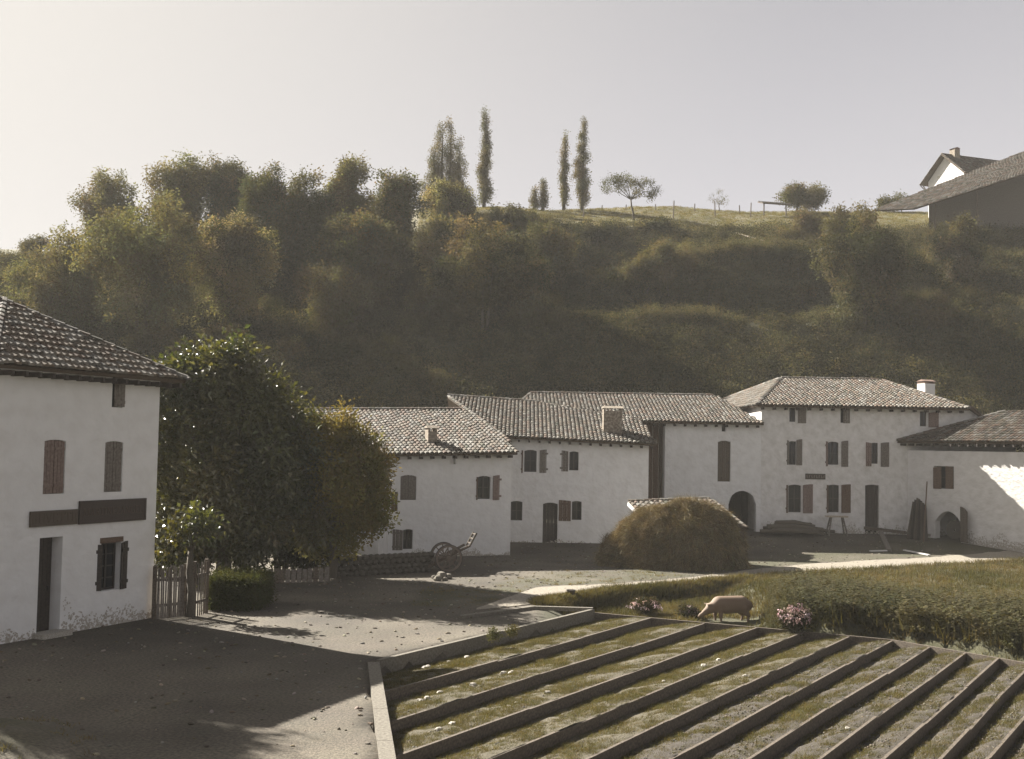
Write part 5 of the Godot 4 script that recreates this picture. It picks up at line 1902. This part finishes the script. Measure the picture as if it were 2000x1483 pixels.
func hill_plants(r: RandomNumberGenerator) -> void:
	var olive := Color(0.098, 0.093, 0.048)
	var dark := Color(0.05, 0.051, 0.027)
	var autumn := Color(0.145, 0.125, 0.07)
	# trees of the wooded left half: base px, base row, top row, half width, colour, label
	var trees := [
		[205, 505, 345, 62, olive, "loose leafed tree with sky showing through its crown", 0.34, 0.55],
		[348, 490, 308, 62, olive, "tallest bushy tree with a pointed tuft on the wooded crest", 0.5, 1.0],
		[442, 480, 322, 66, dark, "round bushy tree with thin twigs poking from its top", 0.5, 1.0],
		[520, 560, 336, 52, dark, "dense ivy clad tree shaped like a tall dome", 0.42, 1.2],
		[600, 540, 350, 58, dark, "pale topped ivy clad tree between the dome and the tufted tree", 0.42, 1.2],
		[680, 520, 305, 40, olive, "tree with a spiky tuft rising above its neighbours", 0.42, 1.0],
		[762, 520, 345, 62, dark, "dark spreading tree at the right end of the wood", 0.5, 1.1],
		[285, 665, 395, 125, olive, "very broad rounded tree low on the wooded slope", 0.42, 0.9],
		[125, 650, 478, 90, olive, "broad feathery tree above the corner house roof", 0.45, 0.85],
		[455, 640, 425, 82, autumn, "tree with pale sunlit leaves in front of the dark wood", 0.42, 0.8],
		[700, 600, 420, 85, dark, "dark leafy tree shading the bare bank", 0.45, 1.1],
		[880, 600, 432, 66, autumn, "yellow green bush tree beside the dark hollow", 0.45, 1.1],
		[880, 450, 365, 52, autumn, "light crowned tree at the foot of the broad poplar", 0.45, 0.9]]
	for q in trees:
		bush("hill_tree", q[5], "tree", "", q[0], q[1], q[2], q[3], LM.bramble[r.randi() % 3], M.leaf, q[4] * 1.9, 0.95, r, q[7], autumn if q[4] != autumn else olive, q[6])
	var mounds := [[650, 655, 528, 68, autumn, "rounded pale green shrub below the dark tree"], [965, 640, 455, 100, dark, "huge dark bramble mound with a sunlit brow"], [1065, 560, 448, 58, olive, "leafy shrub on the shoulder of the huge mound"],
		[850, 640, 575, 90, autumn, "low sunlit brambles spilling over the ledge"], [1300, 575, 478, 52, autumn, "tall pale shrub standing on the middle ledge"], [1240, 570, 520, 85, olive, "low spread of brambles on the middle ledge"],
		[1700, 640, 432, 100, dark, "large dark bramble dome under the hilltop farm"], [1585, 480, 415, 36, autumn, "sunlit shrub at the pasture edge near the pale rock"], [1650, 520, 425, 50, olive, "shrub hanging over the pasture edge"],
		[1880, 560, 440, 62, dark, "dark shrub mass beside the open shed"], [1560, 418, 362, 48, olive, "round bush on the skyline in front of the field shelter"], [1872, 430, 335, 40, olive, "thin climbing shrub in front of the open shed"],
		[1010, 460, 412, 60, olive, "hedge bush along the pasture edge by the slim poplar"], [300, 700, 650, 60, autumn, "low pale shrub on the ledge over the corner house"], [1800, 640, 585, 80, autumn, "brambles fringing the lower ledge under the farm"],
		[1740, 415, 385, 26, olive, "wispy shrub at the low end of the shed roof"], [70, 500, 470, 40, olive, "thin scrub at the end of the wooded crest"]]
	for q in mounds:
		bush("hill_shrub", q[5], "shrub", "", q[0], q[1], q[2], q[3], LM.bramble[r.randi() % 3], M.leaf, q[4], 0.85, r, 1.0, autumn if q[4] != autumn else olive, 0.45)
	# the tangle of lesser shrubs
	for i in 40:
		var x := r.randf_range(40, 1960)
		var y := r.randf_range(450, 600) if x > 900 else r.randf_range(560, 730)
		var hgt := r.randf_range(18, 42) if x > 900 else r.randf_range(28, 58)
		bush("bramble_shrub", "small bramble shrub in the tangle covering the hillside", "shrub", "shrubs tangled over the hillside", x, y, y - hgt, hgt * r.randf_range(0.7, 1.4), LM.bramble[i % 3], M.leaf, [olive, dark, dark, autumn][i % 4], 0.75, r, 1.0, Color(0, 0, 0), 0.5)
	# ground cover
	var ts := []
	var cs := []
	while ts.size() < 30000:
		var d := r.randf_range(77.0, 118.0)
		var x := r.randf_range(-0.47, 0.47) * d
		var bare := nz.get_noise_2d(x * 10.0, d * 10.0 + 500.0)
		if bare > 0.33 and r.randf() < 0.7:
			continue
		var lump := nz.get_noise_2d(x * 22.0, d * 22.0)
		ts.append(Transform3D(spin(r).scaled(Vector3.ONE * r.randf_range(0.6, 1.1)), Vector3(x, land(x, d) + 0.25 + maxf(lump, 0.0) * 0.9 * r.randf(), -d)))
		cs.append(tint(r, olive.lerp(autumn, r.randf()) if r.randf() < 0.5 else dark, 0.22))
	# brambles growing over the brows of the ledges: [from px, row, to px, row, clusters]
	for q in [[790, 648, 950, 630, 260], [950, 632, 1095, 640, 220], [1255, 632, 1400, 628, 170], [1715, 608, 1935, 586, 260], [1150, 556, 1290, 540, 260], [1290, 520, 1350, 498, 130], [1340, 505, 1600, 488, 260], [545, 662, 700, 690, 200], [700, 690, 872, 772, 240], [210, 664, 340, 656, 160], [900, 440, 1110, 436, 200]]:
		for i in q[4]:
			var u := r.randf()
			var g := on_ground(lerpf(q[0], q[2], u), lerpf(q[1], q[3], u) + 5.0 + sin(u * 17.0) * 3.0)
			ts.append(Transform3D(spin(r).scaled(Vector3.ONE * r.randf_range(0.5, 0.95)), g + Vector3(r.randfn(0, 0.3), r.randf_range(0.2, 1.1) + 0.4 * sin(u * 40.0), r.randf_range(-1.2, 0.3))))
			cs.append(tint(r, olive.lerp(autumn, r.randf()), 0.25))
	var o := many("bramble_cover", LM.cover[0], M.leaf, self, ts, cs)
	tag(o, "tangled brambles and ivy covering the whole hillside", "brambles")
	stuff(o)
	# pasture
	ts = []
	cs = []
	for i in 16000:
		var d := r.randf_range(115.5, 142.0)
		var x := r.randf_range(-0.08, 0.47) * d
		ts.append(Transform3D(Basis(Vector3.UP, r.randf() * TAU).scaled(Vector3(1.6, r.randf_range(0.6, 1.4), 1.6)), Vector3(x, land(x, d) - 0.03, -d)))
		cs.append(tint(r, Color(0.15, 0.14, 0.062) if r.randf() < 0.7 else Color(0.21, 0.18, 0.10), 0.25))
	o = many("pasture_grass", LM.grass[1], M.grass, self, ts, cs)
	tag(o, "sunlit grass of the hilltop pasture", "grass")
	stuff(o)
	poplar(868, 420, 236, 46, 4, "broad clump of poplar with several stems on the skyline", r)
	poplar(945, 402, 220, 17, 1, "tallest slim poplar beside the broad clump", r)
	poplar(1101, 406, 264, 10, 1, "thinnest poplar of the pair above the pasture", r)
	poplar(1137, 406, 235, 16, 1, "thicker taller poplar of the pair above the pasture", r)
	poplar(1052, 408, 350, 15, 2, "short young poplar growth on the skyline", r)
	# orchard tree
	var b := on_ground(1238, 431)
	var d := -b.z
	var t := thing("fruit_tree", b, "small fruit tree with a flat open crown and thin trunk on the pasture", "tree")
	var fk := at_d(1232, 388, d)
	var lb := []
	var tips := []
	for q in [[1190, 358, 17], [1205, 350, 14], [1222, 352, 16], [1243, 360, 17], [1262, 358, 15], [1280, 372, 15], [1270, 385, 12], [1185, 372, 12], [1215, 366, 16], [1250, 376, 13]]:
		var p := at_d(q[0], q[1], d + r.randf_range(-1.0, 1.0))
		tips.append(p)
		var w: float = q[2] / F * d
		lb.append([p, Vector3(w, w * 0.65, w)])
	crown(t, "crown", lb, 230, LM.bramble[1], M.leaf, Color(0.085, 0.08, 0.03), 0.6, r, 0.1)
	limb_tree(t, b, fk, tips, 0.1, 0.08)
	b = on_ground(1404, 413)
	t = thing("sapling", b, "bare looking sapling with few leaves between two fence posts", "tree")
	lb = []
	tips = []
	for q in [[1392, 385], [1404, 374], [1416, 388], [1400, 396], [1412, 400]]:
		var p := at_d(q[0], q[1], -b.z)
		tips.append(p)
		lb.append([p, Vector3(0.5, 0.4, 0.5)])
	crown(t, "crown", lb, 26, LM.bramble[2], M.leaf, Color(0.10, 0.09, 0.04), 0.45, r, 0.0)
	limb_tree(t, b, at_d(1405, 398, -b.z), tips, 0.06, 0.045)
	# fence posts on the pasture
	for q in [[1315, 427, 392], [1397, 424, 393], [1357, 412, 398], [1466, 424, 396], [1281, 411, 399], [1445, 413, 401], [1640, 418, 402], [1662, 418, 404], [1222, 409, 400], [1015, 409, 396], [1140, 425, 404], [1175, 409, 401]]:
		var p := on_ground(q[0], q[1])
		var top := at_d(q[0] + r.randf_range(-2, 2), q[2], -p.z)
		var st := tool()
		tube(st, [p + Vector3.DOWN * 0.3, top], [0.07, 0.055], 6)
		var f := obj("fence_post", st, M.timber)
		tag(f, "rough wooden fence post standing in the hilltop pasture", "post", "fence posts on the pasture")
	var pr := on_ground(1618, 503)
	var rk := piece("pale_rock", rough_rock(Vector3(1.1, 0.3, 0.5), 9), M.linen, self, Transform3D(Basis(), pr + Vector3.UP * 0.5))
	tag(rk, "flat pale rock showing among the brambles under the pasture", "rock")
	var pa := at_d(1438, 455, -on_ground(1438, 462).z - 0.6)
	var pb := at_d(1500, 473, -on_ground(1500, 478).z - 0.6)
	plank_thing("pole", pa, pb, 0.09, 0.09, M.wood_pale, "long pale pole lying slantwise below the pasture edge", "pole")
func low_plants(r: RandomNumberGenerator) -> void:
	for q in [[325, 1128, 1040, 34], [390, 1124, 1030, 44], [470, 1120, 1035, 46], [548, 1118, 1045, 44], [612, 1120, 1058, 38]]:
		bush("garden_shrub", "dark shrub crowded in the garden behind the fence and trees", "shrub", "shrubs behind the fence", q[0], q[1], q[2], q[3], LM.small[1], M.leaf, Color(0.05, 0.052, 0.024), 1.0, r, 2.2, Color(0, 0, 0), 0.6)
	var pink := Color(0.50, 0.36, 0.33)
	for q in [[1552, 1247, 1186, 33, "rounded garden bush of faded pink flowers at the head of the beds"], [1258, 1207, 1172, 34, "straggly flowering plant on the bank between the bucket and the pig"], [1346, 1210, 1186, 14, "low plant with pale leaves just ahead of the pig's snout"]]:
		var p := on_ground(q[0], q[1])
		if q[0] == 1552:
			p = at_y(q[0], q[1], GY)
		var d := -p.z
		var h := at_d(q[0], q[2], d).y - p.y
		var rx: float = q[3] / F * d
		var t := thing("flower_bush", p, q[4], "flowers")
		var c := p + Vector3(0, h * 0.55, 0)
		crown(t, "foliage", lobes_in(c, Vector3(rx, h * 0.45, rx * 0.8), 8, r, 0.5), 150, LM.small[2], M.leaf, Color(0.06, 0.055, 0.03), 0.42, r, 0.2)
		var ts := []
		var cs := []
		var pet := leaf_cluster(9, 0.035, 0.06, 0.05, 81)
		for i in (70 if q[0] == 1552 else 34):
			var v := Vector3(r.randfn(), absf(r.randfn()) * 0.8, r.randfn()).normalized()
			ts.append(Transform3D(spin(r).scaled(Vector3.ONE * r.randf_range(0.7, 1.3)), c + v * Vector3(rx, h * 0.5, rx * 0.85) * r.randf_range(0.8, 1.08)))
			cs.append(tint(r, pink, 0.3))
		baked("flowers", pet, M.petal, t, ts, cs)
		var st := tool()
		for i in 6:
			tube(st, [p + Vector3.DOWN * 0.05, c + Vector3(r.randf_range(-0.7, 0.7) * rx, h * 0.2, r.randf_range(-0.5, 0.5) * rx)], [0.015, 0.006], 4)
		obj("stem", st, M.bark, t)
	for q in [[965, 1252, 1232, 10], [1000, 1244, 1228, 10]]:
		var p := at_y(q[0], q[1], 0.02)
		var t := thing("leafy_weed", p, "tall leafy weed sprouting on the topmost edging board", "weed", "weeds on the topmost edging")
		crown(t, "foliage", [[p + Vector3.UP * 0.14, Vector3(0.13, 0.14, 0.12)]], 26, LM.small[0], M.leaf, Color(0.12, 0.11, 0.045), 0.3, r, 0.1)
	# grass of the hollow and the bank
	var ts := []
	var cs := []
	var ws := []
	var wc := []
	for i in 26000:
		var x := r.randf_range(road_low[3].x, 26.0)
		var far := poly_at(road_low, x)
		var nearest := poly_at(gar_far, x) + 0.2
		if nearest > far:
			continue
		var d := lerpf(nearest, far + 0.35, r.randf())
		var into := far - d
		var y := land(x, d)
		var px := 1000.0 + F * x / d
		var n := nz.get_noise_2d(x * 20.0, d * 20.0)
		var bank := smoothstep(1.6, 0.2, into)
		if Vector2(x - pig_at.x, d - pig_at.y + 0.5).length() < 1.1:
			continue
		if bank > 0.3 or r.randf() < 0.45:
			ts.append(Transform3D(Basis(Vector3.UP, r.randf() * TAU).scaled(Vector3(1.2, r.randf_range(0.7, 1.5), 1.2)), Vector3(x, y - 0.02, -d)))
			cs.append(tint(r, Color(0.075, 0.072, 0.032).lerp(Color(0.15, 0.125, 0.07), clampf(n + 0.4, 0, 1)), 0.25))
		var back := d - nearest
		if px > 1465.0 and back > 1.35 and back < 9.0 and into > 1.2 and r.randf() < 0.6:
			ws.append(Transform3D(Basis(Vector3.UP, r.randf() * TAU).scaled(Vector3.ONE * r.randf_range(0.8, 1.35) * smoothstep(1465.0, 1560.0, px)), Vector3(x, y - 0.02, -d)))
			wc.append(tint(r, Color(0.055, 0.054, 0.025).lerp(Color(0.105, 0.092, 0.048), clampf(n + 0.4, 0, 1)), 0.3))
	# rough patches of the yard and the mound
	for i in 9000:
		var x := r.randf_range(-13.0, 14.0)
		var d := r.randf_range(14.0, 50.0)
		var m := mound(x, d)
		var k := 0.0
		if m > 0.06:
			k = 0.45 + nz.get_noise_2d(x * 70.0, d * 70.0) * 1.6
		elif x > -3.0 and d > poly_at(road_up, x) + 0.3 and d < poly_at(road_up, x) + 5.5:
			k = 0.5 + nz.get_noise_2d(x * 45.0 + 300.0, d * 45.0)
		if r.randf() < k:
			ts.append(Transform3D(Basis(Vector3.UP, r.randf() * TAU).scaled(Vector3(0.8, r.randf_range(0.25, 0.6), 0.8)), Vector3(x, land(x, d) - 0.01, -d)))
			cs.append(tint(r, Color(0.16, 0.138, 0.075), 0.3))
	var ls := []
	var lc := []
	for i in 5200:
		var x := r.randf_range(-13.0, 22.0)
		var d := 15.0 + 50.0 * pow(r.randf(), 0.8)
		if in_garden(x, d) > -0.3 or d > 64.0:
			continue
		if x > road_low[3].x and d < poly_at(road_low, x) + 0.1:
			continue
		ls.append(Transform3D(spin(r).scaled(Vector3(1, 0.7, 1) * r.randf_range(0.3, 1.5)), Vector3(x, land(x, d) + 0.01, -d)))
		lc.append(tint(r, Color(0.20, 0.175, 0.135) if r.randf() < 0.6 else Color(0.10, 0.08, 0.055), 0.4))
	var lo := many("yard_litter", rough_rock(Vector3(0.05, 0.025, 0.03), 15), M.pebble, self, ls, lc)
	tag(lo, "pebbles and scraps scattered over the yard and road", "litter")
	stuff(lo)
	var o := many("grass", LM.grass[2], M.grass, self, ts, cs)
	tag(o, "rough grass on the road bank, the hollow and patches of the yard", "grass")
	stuff(o)
	o = many("tall_weeds", LM.nettle, M.grass, self, ws, wc)
	tag(o, "tall tangled weeds filling the hollow beside the garden", "weeds")
	stuff(o)

# ---------------------------------------------------------------- all of it
func _ready() -> void:
	cb = Basis(Vector3.RIGHT, atan(128.0 / F)) * Basis(Vector3.BACK, 0.018)
	var cam := Camera3D.new()
	cam.name = "camera"
	add_child(cam)
	cam.transform = Transform3D(cb, CAM)
	cam.fov = rad_to_deg(2.0 * atan(741.5 / F))
	cam.near = 0.1
	cam.far = 1500.0
	cam.current = true
	var env := Environment.new()
	env.background_mode = Environment.BG_SKY
	var sm := ProceduralSkyMaterial.new()
	sm.sky_top_color = Color(0.22, 0.25, 0.33)
	sm.sky_horizon_color = Color(1.10, 1.09, 1.11)
	sm.sky_curve = 0.5
	sm.ground_horizon_color = Color(0.5, 0.47, 0.42)
	sm.ground_bottom_color = Color(0.25, 0.23, 0.2)
	sm.sun_angle_max = 60.0
	sm.sun_curve = 1.0
	var sky := Sky.new()
	sky.sky_material = sm
	env.sky = sky
	env.tonemap_mode = Environment.TONE_MAPPER_LINEAR
	env.background_energy_multiplier = 0.168
	env.tonemap_exposure = 3.9
	env.fog_enabled = true
	env.fog_density = 0.0004
	env.fog_light_color = Color(0.95, 0.94, 0.92)
	env.sdfgi_enabled = true
	env.ssao_enabled = true
	env.ssil_enabled = true
	var we := WorldEnvironment.new()
	we.name = "environment"
	we.environment = env
	add_child(we)
	var sun := DirectionalLight3D.new()
	sun.name = "sun"
	add_child(sun)
	var az := deg_to_rad(SUN_AZ)
	var el := deg_to_rad(SUN_EL)
	var to_sun := Vector3(sin(az) * cos(el), sin(el), -cos(az) * cos(el))
	sun.look_at_from_position(Vector3.ZERO, -to_sun)
	sun.light_color = Color(1.0, 0.975, 0.93)
	sun.light_energy = 1.6
	sun.light_angular_distance = 0.5
	sun.shadow_enabled = true

	nz.seed = 11
	nz.frequency = 0.01
	rng.seed = 5
	make_materials()
	make_leaf_meshes()
	M.tiles = []
	var tr := RandomNumberGenerator.new()
	tr.seed = 1
	for i in 9:
		var c := tile_color(tr)
		M.tiles.append(surf(noise_tex(0.05, lin(c.r * 0.6, c.g * 0.6, c.b * 0.6), lin(c.r, c.g, c.b), lin(c.r * 1.25, c.g * 1.25, c.b * 1.25), 300 + i, 4, 128), 1.5, 0.9))
	M.wall_stone = surf(noise_tex(0.05, lin(0.05, 0.043, 0.034), lin(0.085, 0.075, 0.06), lin(0.13, 0.117, 0.097), 207, 5), 1.5, 0.95)
	M.blocks = [rough_rock(Vector3(0.17, 0.125, 0.2), 61), rough_rock(Vector3(0.19, 0.12, 0.18), 62), rough_rock(Vector3(0.15, 0.13, 0.19), 63)]
	M.pebble = plain(Color(1, 1, 1), 0.95)
	M.pebble.vertex_color_use_as_albedo = true
	# the garden's edges and the road, on level ground
	bed_dir = ray(2412, 896)
	bed_dir.y = 0
	bed_dir = bed_dir.normalized()
	gar_l0 = at_y(741, 1302, 0.0)
	gar_l1 = at_y(768, 1462, 0.0)
	for q in [[1040.0, 1190.0], [1158.0, 1200.8], [1400.0, 1223.0], [1740.0, 1254.0], [1930.0, 1287.0], [2130.0, 1321.0]]:
		var p := at_y(q[0], q[1], GY + 0.12)
		gar_far.append(Vector2(p.x, -p.z + 0.15))
	var first := at_y(1158, 1202, GY + 0.12)
	gar_a = first
	for q in ROAD_LOW:
		var p := at_y(q[0], q[1], 0.0)
		road_low.append(Vector2(p.x, -p.z))
	for q in ROAD_UP:
		var p := at_y(q[0], q[1], 0.0)
		road_up.append(Vector2(p.x, -p.z))
	make_ground()
	print("ground")
	corner_house()
	cart_house()
	door_house()
	var bi := barn_and_inn()
	var ef := arch_house(bi[1])
	hill_farm()
	print("houses")
	make_garden(rng)
	haystack(rng)
	little_shed(rng)
	cart(rng)
	pig()
	yard(bi[0], bi[1], ef, rng)
	print("yard")
	big_trees(rng)
	hill_plants(rng)
	low_plants(rng)
	print("plants")
